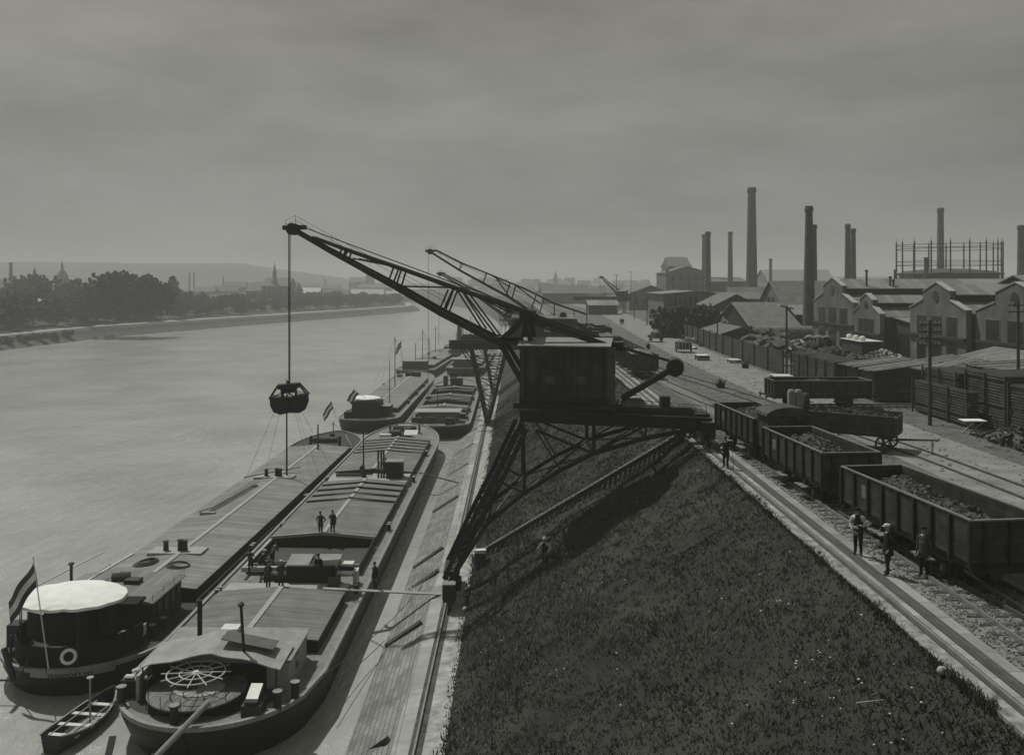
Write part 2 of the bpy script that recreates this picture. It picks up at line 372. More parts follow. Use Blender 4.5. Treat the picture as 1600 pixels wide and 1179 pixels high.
def crane(label, cx, cy, psi, lower, upper, apex, foot, tail, roof, house, cw, rail_top, root, braces, grab_y, scale=1.0, group='jib cranes along the quay', hmat=None, jw=.42):
    S = Super(cx, cy, psi); T = thing('quay_crane', label, 'crane', root, 0, group)
    w = lambda p, v: S.w(p[0], v, p[1], root)
    LO = [S.uz(*p) for p in lower]; UP = [S.uz(*p) for p in upper]; AP = S.uz(*apex); FT = S.uz(*foot); TL = S.uz(*tail)
    nL = len(LO)
    hw = [.28+(.95-.28)*i/(nL-1) for i in range(nL)]           # half width of the jib grows to its foot
    m = MB()
    for sgn in (-1, 1):
        for i in range(nL-1): m.bar(w(LO[i], sgn*hw[i]), w(LO[i+1], sgn*hw[i+1]), .16*scale, jw*(.62+.38*i/nL)*scale)
    for i in range(nL-1):
        n = 3
        for q in range(n):
            a = w(LO[i], -hw[i]).lerp(w(LO[i+1], -hw[i+1]), q/n); b = w(LO[i], hw[i]).lerp(w(LO[i+1], hw[i+1]), (q+1)/n); m.bar(a, b, .07); m.bar(a, w(LO[i], hw[i]).lerp(w(LO[i+1], hw[i+1]), q/n), .1)
    j = m.build('jib', STEEL, T)
    m = MB()
    for sgn in (-1, 1):
        up = [w(UP[0], sgn*.25)] + [w(p, sgn*(.3+.5*i/len(UP))) for i, p in enumerate(UP[1:], 1)]
        for a, b in zip(up, up[1:]): m.bar(a, b, .15*scale, .2*scale)
        for (p, q) in braces: m.bar(w(S.uz(*p), sgn*.6), w(S.uz(*q), sgn*.6), .1*scale)
    for i, p in enumerate(UP[1:], 1): m.bar(w(p, -(.3+.5*i/len(UP))), w(p, .3+.5*i/len(UP)), .12)
    m.build('jib_truss', STEEL, T)
    m = MB(); m.tube(w(LO[0], -.3), w(LO[0], .3), .42*scale, n=14); m.bar(w((LO[0][0]+.7, LO[0][1]+.1), 0), w((LO[0][0]-.9, LO[0][1]+.12), 0), .5*scale, .3*scale); m.build('head_sheave', STEEL, T)
    m = MB(); pts = [w((LO[0][0]+.8, LO[0][1]+.2), .5)] + [w((p[0], p[1]+.35), h+.12) for p, h in zip(LO[:-1], hw)]
    pts[0] = pts[0]-Vector((0, 0, .15)); railing(m, pts, .62, .014, 3.2); m.build('handrail', STEEL, T)
    m = MB()
    for sgn in (-1, 1):
        m.bar(w(AP, sgn*.75), w(FT, sgn*.95), .22*scale); m.bar(w(AP, sgn*.75), w((AP[0]-.3, roof[1] if 0 else FT[1]), sgn*.85), .24*scale)
        m.bar(w(AP, sgn*.75), w((AP[0]+.35, FT[1]-.2), sgn*.85), .2*scale)
    m.box(w(AP, 0), (.85*scale, 1.7*scale, .55*scale), -psi); m.tube(w(AP, -1.0), w(AP, 1.0), .42*scale, n=14)
    m.build('mast_head', STEEL, T)
    m = MB()
    for sgn in (-1, 1):
        a, b = w(AP, sgn*.75), w(TL, sgn*1.1); m.bar(a, b, .16*scale, .3*scale)
        a2, b2 = a+Vector((0, 0, -.45)), b+Vector((0, 0, -.1)); m.bar(a2, b2, .1); lattice(m, a, b, 9, .05) if 0 else None
        for q in range(10): m.bar(a.lerp(b, q/10), a2.lerp(b2, (q+.5)/10), .05)
    m.build('backstay', STEEL, T)
    m = MB()
    u0 = S.uz(*house[0], v=-1.6); u1 = S.uz(*house[1], v=-1.6); ztop, zbot = u0[1], u1[1]
    c = w(((u0[0]+u1[0])/2, (ztop+zbot)/2), 0); m.box(c, (abs(u0[0]-u1[0]), 3.2, ztop-zbot), -psi); H = m.build('machine_house', hmat or HOUSE, T)
    m = MB(); cu = (u0[0]+u1[0])/2
    hl = abs(u0[0]-u1[0])/2+.12
    vs = [w((cu+hl*a, ztop+.02+(0 if v else .42)), v*1.85) for v in (-1, 0, 1) for a in (-1, 1)] + [w((cu+hl*a, ztop+.1+(0 if v else .42)), v*1.85) for v in (-1, 0, 1) for a in (-1, 1)]
    m.add(vs, [(0,1,3,2),(2,3,5,4),(6,8,9,7),(8,10,11,9),(0,6,7,1),(4,5,11,10),(0,2,8,6),(2,4,10,8),(1,7,9,3),(3,9,11,5)])
    m.build('house_roof', ROOFM, T)
    for du in (.3, -.35):
        m = MB(); p = w((cu+hl*du, zbot+(ztop-zbot)*.42), -1.63); m.box(p, (.75, .05, .6), -psi); fr = m.build('window', STEEL2, T)
        m = MB(); m.box(p+Vector((S.s*-.03, -.035, 0)), (.6, .03, .46), -psi); m.build('pane', GLASS, fr)
    m = MB(); m.tube(w((u0[0]-.25, zbot), -1.7), w((u0[0]-.25, ztop+.2), -1.7), .05, n=6); m.tube(w((u1[0]+.5, zbot+.3), -1.72), w((u1[0]+.5, ztop-1), -1.72), .03, n=6); m.build('downpipe', STEEL2, T)
    m = MB(); pc = w((u1[0]-.12, (ztop+zbot)/2), -1.5); m.box(pc, (.5, .3, ztop-zbot), -psi); m.build('lit_face_strip', M('lit_face_olive', .07, .6, .4, 2, tint=(1.0, .98, .75)), T)  # paler strip added to stand for the sunlit rear face of the house
    m = MB()
    for q in range(7): pq = w((u0[0]+(u1[0]-u0[0])*(q+.5)/7, (ztop+zbot)/2), -1.63); m.box(pq, (.09, .06, ztop-zbot-.1), -psi)
    m.box(w((cu, zbot+.25), -1.63), (hl*2-.2, .06, .3), -psi); m.build('batten', STEEL, T)
    m = MB(); zt = zbot
    m.box(w((cu, zt-.18), 0), (hl*2+.5, 3.9, .32), -psi); m.tube(w((cu, zt-.95), 0), w((cu, zt-.3), 0), 2.3, n=28); m.tube(w((cu, zt-1.1), 0), w((cu, zt-.9), 0), 2.6, n=28)
    m.build('turntable', STEEL, T)
    m = MB()
    for sgn in (-1, 1): m.bar(w(FT, sgn*.95), w((u0[0]-.9, zbot-.1), sgn*1.25), .3*scale); m.bar(w((FT[0], FT[1]-.1), sgn*.95), w((u0[0]+.3, ztop+.15), sgn*1.2), .16)
    m.bar(w(FT, -1.15), w(FT, 1.15), .5*scale); m.bar(w((FT[0]+.35, FT[1]), 0), w(TL, 0), .2, .5*scale); m.box(w(TL, 0), (1.4, 1.7, .55), -psi)
    m.build('jib_foot_frame', STEEL, T)
    if cw:
        a, b, d, rr = cw; A, B, D = S.uz(*a), S.uz(*b), S.uz(*d)
        m = MB()
        for sgn in (-1, 1): m.bar(w(A, sgn*.45), w(B, sgn*.35), .22*scale, .34*scale); m.bar(w(TL, sgn*.6), w((D[0], D[1]+.3), sgn*.35), .1)
        m.build('counterweight_arm', STEEL, T)
        m = MB(); m.tube(w(D, -.75*rr/.55), w(D, .75*rr/.55), rr, n=24); m.tube(w(D, -.8*rr/.55), w(D, -.75*rr/.55), rr*.35, n=12); m.build('counterweight', STEEL, T, bevel=.03)
    m = MB(); tip = w((LO[0][0]+.28, LO[0][1]), 0)
    gz = grab_y; hook = Vector((tip.x, tip.y, gz-root[2]))
    for dx in (-.09, .09) if scale >= 1 and jw > .5 else (0,): m.tube(tip+Vector((dx, 0, 0)), hook+Vector((dx*.6, 0, 0)), .035, n=5)
    m.build('hoist_rope', ROPE, T)
    m = MB()
    for v in (-.2, .2): m.tube(w((LO[0][0], LO[0][1]+.4), v), w((AP[0], AP[1]+.3), v), .02, n=4)
    m.build('luffing_rope', ROPE, T)
    return T, S, tip+Vector(root)
# ---- near crane
r1 = (3.2, 58.8, LZ)
c1, S1, tip1 = crane('nearest black jib crane, grab hanging from its long jib over the barges', 4.2, 58.8, R(11),
    [(458,358),(514,390),(573,422),(625,450),(690,487),(778,532)], [(490,371),(547,392),(631,421),(709,449),(819,486)], (825,492), (784,531), (958,540), None,
    [(812,541),(952,632)], ((972,622),(1047,578),(1055,573), .56), None, r1,
    [((556,404),(613,415)),((623,447),(704,449)),((539,390),(533,402)),((545,391),(540,406)),((619,419),(611,440)),((631,422),(623,447)),((704,452),(690,484)),((712,452),(698,489)),((717,452),(757,514)),((728,456),(781,527)),((545,390),(500,376)),((750,463),(800,488))], 0)
def portal1():
    P = lambda x, y, s: Q(x, y, 58.8)-Vector((0, 58.8, 0))-Vector((r1[0], 0, r1[2]))+Vector((0, s, 0))
    for s in (-2.4, 2.4):
        m = MB(); a, b = P(812, 640, s), P(1098, 653, s); m.bar(a, b, .3, .6)
        m.bar(a+Vector((0, 0, .34)), b+Vector((0, 0, .34)), .55, .08); m.bar(a+Vector((0, 0, -.34)), b+Vector((0, 0, -.34)), .6, .08)
        for q in range(14): p = a.lerp(b, q/13); m.bar(p+Vector((0, -.18 , -.3)), p+Vector((0, -.18, .3)), .07)
        m.build('portal_girder', STEEL, c1)
        m = MB(); arch = [(706,893),(762,802),(818,756),(872,722),(922,697),(1000,674),(1078,660)]
        pts = [P(x, y, s*(.75 if i == 0 else 1)) for i, (x, y) in enumerate(arch)]
        for a, b in zip(pts, pts[1:]): m.bar(a, b, .18, .26)
        lg = [P(704,888,s*.75), P(740,812,s*.85), P(778,738,s*.95), P(814,662,s)]
        
        for a, b in zip(lg, lg[1:]):
            e_ = Vector((.3, 0, .06)); m.bar(a-e_, b-e_, .16, .3); m.bar(a+e_, b+e_, .16, .3)
            for q in range(7): m.bar((a-e_).lerp(b-e_, q/7), (a+e_).lerp(b+e_, (q+.7)/7), .07)
       
        m.bar(P(817,655,s), P(818,756,s), .2); m.bar(P(740,812,s*.85), P(762,802,s), .14); m.bar(P(740,812,s*.85), P(818,756,s), .12); m.bar(P(778,738,s), P(818,756,s), .14); m.bar(P(778,738,s*.95), P(762,802,s), .1)
        m.bar(P(922,655,s), P(922,697,s), .22); m.bar(P(835,662,s), P(922,697,s), .16); m.bar(P(922,697,s), P(1000,655,s), .12); m.bar(P(872,722,s), P(835,662,s), .1) ; m.bar(P(1000,674,s), P(1000,655,s), .1)
        m.build('portal_leg', STEEL, c1)
    m = MB()
    for (x, y) in ((762,802),(818,756),(922,697),(817,660),(1000,674),(740,812)):
        m.bar(P(x, y, -2.4), P(x, y, 2.4), .16)
    for (a, b) in (((762,802),(818,756)),((818,756),(922,697)),((740,812),(814,662)),((704,888),(740,812)),((922,697),(1000,674))):
        m.bar(P(*a, -2.3), P(*b, 2.3), .09); m.bar(P(*a, 2.3), P(*b, -2.3), .09)
    m.build('cross_brace', STEEL, c1)
    m = MB(); m.box(P(1000, 645, 0)+Vector((0, 0, .3)), (7.2, 1.2, .06)); m.bar(P(935,638,-1.3), P(1075,638,-1.3), .12, .5); m.build('gangway', DWOOD, c1)
    m = MB(); m.box(P(1041, 629, .6), (.62, .8, .75)); m.build('switch_box', STEEL, c1, bevel=.02)
    m = MB(); h = P(988, 632, .2); m.prism([(-.7,-.35),(-.7,.25),(-.35,.45),(.5,.5),(.75,.3),(.75,-.35)], -.5, .5, 'y'); m.v = [(h.x+v[0], h.y+v[1], h.z+v[2]) for v in m.v]; m.build('motor_cover', ROOFM, c1)
    m = MB(); railing(m, [P(970, 640, -1.6), P(1095, 650, -1.6)], .9, .02, 1.5); m.build('handrail', STEEL, c1)
    # bogies
    for x, z, Ln in ((-3.44, LZ, 6.2), (12.76, 0, 6.0)):
        m = MB(); o = Vector((x-r1[0], 0, z-LZ)); m.box(o+Vector((0, 0, .95)), (.75, Ln, .6)); m.box(o+Vector((0, -Ln/2+.5, 1.25)), (.85, .9, .9)); m.box(o+Vector((0, Ln/2-.6, 1.2)), (.8, .9, .7))
        m.box(o+Vector((0, 0, 1.6)), (.95, 2.4, .8)); m.box(o+Vector((.45, -.8, 1.1)), (.4, 1.2, .6)); B = m.build('bogie', STEEL, c1, bevel=.03)
        m = MB(); m.box(o+Vector((-.02, -Ln/2+.5, 1.73)), (.8, .85, .05)); m.build('cover_plate', ROOFM, B)
        for yy in (-Ln/2+.55, -Ln/2+1.7, Ln/2-1.7, Ln/2-.55):
            m = MB(); m.tube(o+Vector((-.09, yy, .36)), o+Vector((.09, yy, .36)), .34, n=18); m.tube(o+Vector((.07, yy, .36)), o+Vector((.12, yy, .36)), .4, n=18); m.build('wheel', STEEL2, B)
portal1()
# the grab
def grab(loc, s=1.0):
    T = thing('grab_bucket', 'dark two-jaw coal grab hanging from the nearest crane above the outer barge', 'grab bucket', loc)
    for sg in (-1, 1):
        m = MB(); prof = [(0.02, -.05), (1.17, .12), (1.17, -.45), (1.0, -.85), (.6, -1.05), (.02, -.98)]
        m.prism([(sg*a, b) for a, b in prof], -.62, .62, 'y'); m.build('jaw', STEEL, T)
        m = MB()
        for v in (-.55, .55): m.bar((sg*1.22, v, .0), (sg*.66, v*.6, .78), .09); m.bar((sg*1.2, v, .02), (sg*.4, v*.5, .28), .035); m.bar((sg*.45, v*.6, .6), (sg*.42, v*.6, .02), .1)
        m.build('arm', STEEL, T)
    m = MB(); m.box((0, 0, .68), (1.32, .75, .3)); m.tube((-.5, 0, .46), (.5, 0, .46), .24, n=12); m.box((0, 0, .9), (.22, .22, .2)); m.bar((-.2, 0, .35), (.25, 0, -.02), .06); m.bar((.2, 0, .35), (-.2, 0, -.02), .06); m.build('head', STEEL, T)
    T.scale = (s, s, s); return T
gl = Q(458.5, 612+7, tip1.y); gl.x = tip1.x
g = grab((gl.x, gl.y, gl.z), 1.08); g.rotation_euler = (0, R(-4), R(8))
for c in list(c1.children):
    if c.name.startswith('hoist_rope'): bpy.data.objects.remove(c)
m = MB(); o = Vector(r1)
for dx in (-.05, .05): m.tube(tip1-o+Vector((dx, 0, 0)), gl-o+Vector((dx*.7, 0, .95)), .035, n=5)
m.build('hoist_rope', ROPE, c1)

# ---- second crane: portal on a tapering trestle
def portal2(T, root, Y, x0, x1, yb, fx, fy, tops, h=.95, foot2=None):
    P = lambda x, y, s=0: Q(x, y, Y)-Vector(root)+Vector((0, s, 0))
    for s in (-2.6, 2.6):
        m = MB(); a, b = P(x0, yb, s), P(x1, yb+2, s); m.bar(a, b, .3, h); n = 18
        for q in range(n): p = a.lerp(b, q/(n-1)); m.bar(p+Vector((0, -.17, -h/2)), p+Vector((0, -.17, h/2)), .08)
        m.build('portal_girder', STEEL, T)
        m = MB(); f_ = P(fx, fy, s*.8); tl, tr = P(tops[0], yb+4, s), P(tops[1], yb+4, s)
        m.bar(f_+Vector((-.2, 0, 0)), tl, .42); m.bar(f_+Vector((.3, 0, 0)), tr, .42)
        for q in range(1, 7):
            a1, b1 = (f_+Vector((-.2, 0, 0))).lerp(tl, q/7), (f_+Vector((.3, 0, 0))).lerp(tr, (q-1)/7); b2 = (f_+Vector((.3, 0, 0))).lerp(tr, q/7); m.bar(a1, b1, .1); m.bar(a1, b2, .1)
        m.bar(P(x0+15, yb+3, s), tl.lerp(f_, .3), .14); m.build('trestle_leg', STEEL, T)
    m = MB()
    for q in range(1, 8):
        for side in (0, 1):
            tp = [P(tops[side], yb+4, s) for s in (-2.6, 2.6)]; ft = [P(fx, fy, s*.8) for s in (-2.6, 2.6)]
            a, b = ft[0].lerp(tp[0], q/7), ft[1].lerp(tp[1], (q-1)/7); m.bar(a, b, .08); m.bar(ft[1].lerp(tp[1], q/7), ft[0].lerp(tp[0], (q-1)/7), .08)
    m.build('cross_brace', STEEL, T)
    m = MB(); f_ = P(fx, fy); m.box(f_+Vector((0, 0, .2)), (.9, 6, 1.1)); m.build('bogie', STEEL, T)
    if foot2: m = MB(); f_ = P(*foot2); m.box(f_, (.9, 6, 1.5)); m.build('bogie', STEEL, T)
r2 = (3.5, 131, LZ)
c2, S2, tip2 = crane('second crane with lattice jib and grey boarded cabin behind the nearest crane', 6.2, 131, R(6),
    [(672,393),(718,422),(751,440),(797,465),(830,487),(858,505)], [(682,391),(722,411),(771,431),(820,451),(866,474),(917,491)], (880,492), (858,506), (928,520), None,
    [(800,498),(898,535)], None, None, r2,
    [((722,412),(718,421)),((760,427),(755,442)),((766,429),(797,448)),((797,442),(791,462)),((806,446),(800,466)),((806,446),(845,475)),((838,459),(831,482)),((850,466),(843,490)),((775,434),(797,465)),((866,474),(866,500)),((897,484),(897,512)),((917,491),(917,520))], -7, jw=.4, hmat=M('grey_crane_board', .06, .8, .4, 1, kind='b', axes='vz', pitch=.25, length=5))
m = MB(); p = Q(855, 515, 129.2)-Vector(r2); m.box(p, (1.0, .05, .75)); m.build('window', RIDGE, c2)
m = MB(); p = Q(790, 500, 129.5)-Vector(r2); m.box(p, (1.7, 2.2, .12)); m.box(p+Vector((0, 0, 2.0)), (1.8, 2.4, .12)); [m.bar(p+Vector((x, y, 0)), p+Vector((x, y, 2)), .1) for x in (-.8, .8) for y in (-1, 1)]; m.build('driver_balcony', STEEL, c2)
portal2(c2, r2, 131, 704, 930, 538, 762, 652, (736, 792), .95, (927, 549))
r3 = (3.5, 168, LZ)
c3, S3, tip3 = crane('third crane with a short thin jib just below the jib of the second', 4.5, 168, R(14),
    [(688,428),(716,444),(745,462),(784,490)], [(692,427),(730,447),(760,460),(798,482)], (797,484), (788,492), (850,507), None,
    [(800,496),(842,520)], None, None, r3,
    [((730,448),(726,452)),((760,461),(752,470)),((784,489),(797,480)),((784,489),(791,512)),((797,484),(797,514))], -1.6, jw=.35)
portal2(c3, r3, 168, 722, 905, 527, 772, 615, (755, 792), .9, (905, 528))
r4 = (24, 300, 0)
c4, S4, tip4 = crane('far hazy crane with raised jib and round counterweight above the harbour road', 38.5, 300, R(20),
    [(939,433),(950,444),(962,456)], [(941,432),(955,444),(966,452)], (966,453), (963,457), (975,460), None,
    [(962,455),(978,466)], ((966,464),(968,462),(968,462), 1.0), None, (r4[0], r4[1], -10), [], 6, jw=.5)
P = lambda x, y, s=0: Q(x, y, 300)-Vector((24, 300, -10))+Vector((0, s, 0))
for s in (-2.5, 2.5):
    m = MB(); m.bar(P(896, 466, s), P(985, 466, s), .4, 1.1); m.build('portal_girder', STEEL, c4)
    m = MB(); m.bar(P(922, 467, s), P(920, 489, s), .35); m.bar(P(975, 467, s), P(975, 489, s), .35); m.bar(P(975, 467, s), P(962, 489, s), .25); m.build('portal_leg', STEEL, c4)

# ================================================================= barges
def barge(name, label, cat, p0, p1, hw, bow, stern, segs, free=1.9, deckm=None, cover=HATCH, coam=.6, ridge=.35, sink=.3, group='river barges moored along the quay', inset=.95):
    p0, p1 = Vector((*p0, WZ-sink)), Vector((*p1, WZ-sink)); Lb = (p1-p0).length; d = (p1-p0)/Lb
    T = thing(name, label, cat, p0, math.atan2(-d.x, d.y), group)
    def wf(y):
        if y <= 0 or y >= Lb: return .02
        w_ = hw
        if y < stern: w_ = hw*math.sqrt(max(0, 1-((stern-y)/stern)**2.2))
        if y > Lb-bow: w_ = hw*(1-((y-(Lb-bow))/bow)**3.0)**.7
        return max(w_, .02)
    def zf(y): return free+.3*clamp((stern*1.5-y)/(stern*1.5), 0, 1)**2+.8*clamp((y-(Lb-bow*1.3))/(bow*1.3), 0, 1)**2
    ys = sorted(set([0, .05, .25, .6, 1.1, 1.8, 2.6, 3.6, stern]+[stern+(Lb-bow-stern)*i/14 for i in range(15)]+[Lb-bow+bow*(1-(1-i/12)**1.6) for i in range(13)]))
    def loop(sc, z, zo=0, sh=0):
        return [(-wf(y)*sc+0, y*(1-2*sh/Lb)+sh, (zf(y) if z is None else z)+zo) for y in ys], [(wf(y)*sc, y*(1-2*sh/Lb)+sh, (zf(y) if z is None else z)+zo) for y in ys]
    m = MB(); rowsl = []
    for sc, z, zo, sh in ((1, None, .04, 0), (1, None, -.5, .1), (.97, .35, 0, .9), (.93, -.6, 0, 1.8)): rowsl.append(loop(sc, z, zo, sh))
    for side in (0, 1):
        nY = len(ys); vs = sum([r_[side] for r_ in rowsl], [])
        m.add(vs, [(k_*nY+i, k_*nY+i+1, (k_+1)*nY+i+1, (k_+1)*nY+i) for k_ in range(3) for i in range(nY-1)])
    m.build('hull', HULL, T, smooth=True)
    m = MB(); a, b_ = loop(.995, None, 0); nY = len(ys); m.add(a+b_, [(i, nY+i, nY+i+1, i+1) for i in range(nY-1)]); m.build('deck', deckm or DECK, T)
    m = MB()                                            # gunwale: a pale rubbing strip round the edge
    for sg in (-1, 1):
        for y0, y1 in zip(ys, ys[1:]):
            m.bar((sg*wf(y0), y0, zf(y0)+.03), (sg*wf(y1), y1, zf(y1)+.03), .2, .2)
    m.build('gunwale', GUNW, T)
    # holds, coamings, hatch covers
    def cw_(y): return max(.4, min(hw, wf(y))-inset)
    for (ya, yb, pat) in segs:
        n = max(2, int((yb-ya)/3)); yy = [ya+(yb-ya)*i/n for i in range(n+1)]
        mc, mk = MB(), MB()
        for sg in (-1, 1):
            for u, v in zip(yy, yy[1:]): mc.bar((sg*cw_(u), u, free+coam/2), (sg*cw_(v), v, free+coam/2), .08, coam+.1)
        for u in (ya, yb): mc.add([(-cw_(u), u, free-.1), (cw_(u), u, free-.1), (cw_(u), u, free+coam), (0, u, free+coam+ridge-.05), (-cw_(u), u, free+coam)], [(0, 1, 2, 3, 4)])
        mk.add([(-cw_(ya)+.05, ya+.03, free+.05), (cw_(ya)-.05, ya+.03, free+.05), (cw_(yb)-.05, yb-.03, free+.05), (-cw_(yb)+.05, yb-.03, free+.05)], [(0, 1, 2, 3)])
        mk.build('hold', COAL, T); mc.build('coaming', HULL, T)  # black sheet just above the deck, painted for the shaded depth of the hold
        for (c0, c1_) in pat:
            mh = MB(); y0, y1 = ya+(yb-ya)*c0, ya+(yb-ya)*c1_; th = .07; n2_ = max(1, int((y1-y0)/4))
            for q in range(n2_):
                u, v = y0+(y1-y0)*q/n2_, y0+(y1-y0)*(q+1)/n2_
                for sg in (-1, 1):
                    A_ = [(0, u, free+coam+ridge), (sg*(cw_(u)+.06), u, free+coam+.03), (sg*(cw_(v)+.06), v, free+coam+.03), (0, v, free+coam+ridge)]
                    mh.add(A_+[(x, y, z+th) for x, y, z in A_], [(0, 1, 2, 3), (4, 7, 6, 5), (0, 4, 5, 1), (1, 5, 6, 2), (2, 6, 7, 3)])
            hc_ = mh.build('hatch_cover', cover, T); mr_ = MB()
            mr_.bar((0, y0, free+coam+ridge+th+.02), (0, y1, free+coam+ridge+th+.02), .32, .06); mr_.build('ridge_board', RIDGE, hc_)
    return T, wf, zf, Lb
def slots(n, a, b, gap, frm=0.0):
    """hatch cover pieces from a to b with n open slots of width gap"""
    r = []; step = (b-a)/n
    if frm < a: r.append((frm, a))
    for i in range(n): r.append((a+i*step+gap, a+(i+1)*step))
    return r
def bollard(T, x, y, z, s=1):
    for dx in (-.28*s, .28*s):
        m = MB(); m.lathe([(.13*s, 0), (.13*s, .5*s), (.2*s, .52*s), (.2*s, .6*s)], (x, y+dx, z), 12); b_ = m.build('bollard', STEEL, T)
        m = MB(); m.lathe([(.19*s, 0), (.19*s, .02)], (x, y+dx, z+.6*s), 12); m.build('bollard_cap', GUNW, b_)
def mast(T, y, z0, h, r=.11, stays=True, x=0):
    m = MB(); m.tube((x, y, z0), (x, y, z0+h), r, r*.6, n=10); M_ = m.build('mast', STEEL, T)
    if stays:
        m = MB()
        for dx, dy in ((-4, -1.5), (4, -1.5), (0, 9), (3.6, 5), (-3.6, 5)): m.tube((x, y, z0+h*.97), (x+dx, y+dy, z0-.5), .014, n=4)
        m.build('stay', ROPE, M_)
# B: the inner near barge
full = [(0, 1)]
B, wfB, zfB, LB = barge('cargo_barge', 'near barge beside the paved slope with an open hold, steering wheel at its stern', 'barge', (-14.2, 39.6), (-12.9, 122), 4.85, 13, 6.6,
    [(9, 16.6, full), (22, 28.2, []), (28.6, 47.4, slots(4, .55, 1, .045)), (52, 71, slots(5, .5, 1, .04))], sink=0)
def atB(x, y, z): return B.matrix_basis.inverted() @ Vector((x, y, z))
bpy.context.view_layer.update()
mB = lambda p: B.matrix_world.inverted() @ Vector(p)
# forepeak gear, cross decks
m = MB(); m.b2(-3.9, 3.9, 16.9, 18.6, 1.9, 2.45); m.build('cross_deck', RIDGE, B)
m = MB(); m.b2(-3.9, 3.9, 47.8, 51.6, 1.9, 2.5); m.build('cross_deck', RIDGE, B)
m = MB()
m.b2(-.3, 2.9, 18.7, 20.6, 1.9, 3.5); m.b2(-1.1, .1, 18.8, 20.2, 1.9, 2.9); m.build('deckhouse', HULL, B)
m = MB(); m.box((.35, 19.7, 3.56), (1.5, 1.9, .08), rx=R(8)); m.box((2.2, 19.7, 3.56), (1.6, 1.9, .08), rx=R(8)); m.build('deckhouse_lid', ROOFM, B)
m = MB(); m.box((3.4, 20.2, 3.25), (.9, .7, .12)); m.box((3.3, 19.3, 2.9), (1.3, .5, .12), rz=R(-8)); m.box((4.0, 20.2, 2.4), (.3, .7, .9)); m.build('locker', PALE, B)
m = MB(); m.bar((-3.7, 20.4, 2.75), (-.6, 20.4, 2.8), .35, .3); m.build('cross_beam', RIDGE, B)
m = MB(); m.tube((-1.9, 19.8, 2.5), (-.9, 19.8, 2.5), .35, n=14); m.tube((-1.95, 19.8, 2.5), (-1.85, 19.8, 2.5), .5, n=16); m.tube((-.95, 19.8, 2.5), (-.85, 19.8, 2.5), .5, n=16); m.bar((-2.2, 19.3, 1.9), (-2.2, 19.8, 2.6), .12); m.bar((-.6, 19.3, 1.9), (-.6, 19.8, 2.6), .12); m.build('winch', STEEL, B)
m = MB(); m.tube((2.6, 18.2, 2.6), (3.3, 18.2, 2.6), .38, n=14); m.build('drum', STEEL2, B)
m = MB(); m.bar((-3.95, 28.35, 2.6), (0, 28.35, 2.93), .12, .22); m.bar((0, 28.35, 2.93), (3.95, 28.35, 2.6), .12, .22); m.bar((-3.9, 22, 2.5), (0, 22, 2.8), .1, .2); m.bar((0, 22, 2.8), (3.9, 22, 2.5), .1, .2); m.bar((-3.85, 21, 2.55), (-3.85, 28, 2.55), .2, .12); m.build('hatch_beam', RIDGE, B)
m = MB(); m.b2(1.7, 3.3, 49.2, 50.6, 2.5, 4.1); m.build('deck_box', HULL, B)
m = MB(); m.b2(1.6, 3.4, 49.1, 50.7, 4.1, 4.2); m.build('deck_box_lid', ROOFM, B)
m = MB(); [m.tube((x, 49.5, 2.5), (x-.25, 51, 5.0), .1, n=6) for x in (.9, 1.2, 1.45)]; m.build('derrick_leg', STEEL, B)
mast(B, 49.6, 2.5, 4.6, .09, False, -.6)
m = MB(); m.tube((-3.4, 49.9, 2.7), (-.4, 49.9, 2.7), .14, n=8); m.tube((-3.3, 50.5, 2.7), (.2, 50.3, 2.7), .08, n=8); m.build('boom', DWOOD, B)
for x, y in ((-4.3, 50), (4.3, 50.5), (4.35, 33), (-4.3, 33), (-4.3, 17.5), (4.35, 18.5), (4.2, 64), (-3.9, 66)): bollard(B, x, y, 1.92, .9)
m = MB(); m.b2(-1.7, -.3, 74.5, 76.5, 2.2, 2.9); m.b2(.2, 1.1, 73.8, 75.5, 2.1, 3.4); m.tube((-1.5, 77.2, 2.9), (1.5, 77.2, 2.9), .35, n=12); m.b2(-2, -1.8, 77, 77.5, 2.2, 3.3); m.b2(1.8, 2, 77, 77.5, 2.2, 3.3); m.build('windlass', STEEL, B)
m = MB(); m.box((1.3, 73.2, 3.0), (1.7, 1.1, .12), rx=R(25)); m.build('fore_hatch', PALE, B)
m = MB(); m.box((-1.9, 73, 2.7), (1.4, .8, .3)); m.build('deck_chest', PALE, B)
m = MB(); m.box((-.2, 78.5, 3.0), (1.6, .5, .3)); m.build('sail_bundle', PALE, B)
# stern: cabin, awning roof, steering platform and wheel
m = MB(); m.b2(-3.2, 3.5, 4.4, 8.4, 1.9, 3.35); m.build('cabin', HULL, B)
m = MB(); m.b2(-3.35, 3.65, 4.3, 8.6, 3.35, 3.43); m.build('cabin_roof', GUNW, B)
m = MB(); m.b2(2.5, 3.6, 4.3, 7.9, 1.9, 3.45); m.build('companionway', M('cabin_pale', .34, .7, .2, 1), B)
m = MB(); m.box((3.05, 6.1, 3.5), (1.35, 3.8, .07)); m.build('companionway_roof', GUNW, B)
m = MB(); m.b2(3.6, 3.63, 5.6, 6.2, 2.5, 3.2); m.build('cabin_window', GLASS, B)
m = MB(); m.b2(-3.35, -3.2, 2.9, 4.6, 2.0, 3.3); m.build('side_screen', M('cabin_pale', .34), B)
am = MB(); n = 14; vs = []
for yy in (3.0, 3.9, 4.8, 5.7):
    for i in range(n+1):
        u = -1+2*i/n; vs.append((u*3.35+.15, yy+.25*(1-abs(u)), 3.62+.62*(1-abs(u))**.8-.05*math.sin(u*9)+.1*(yy-3)/3))
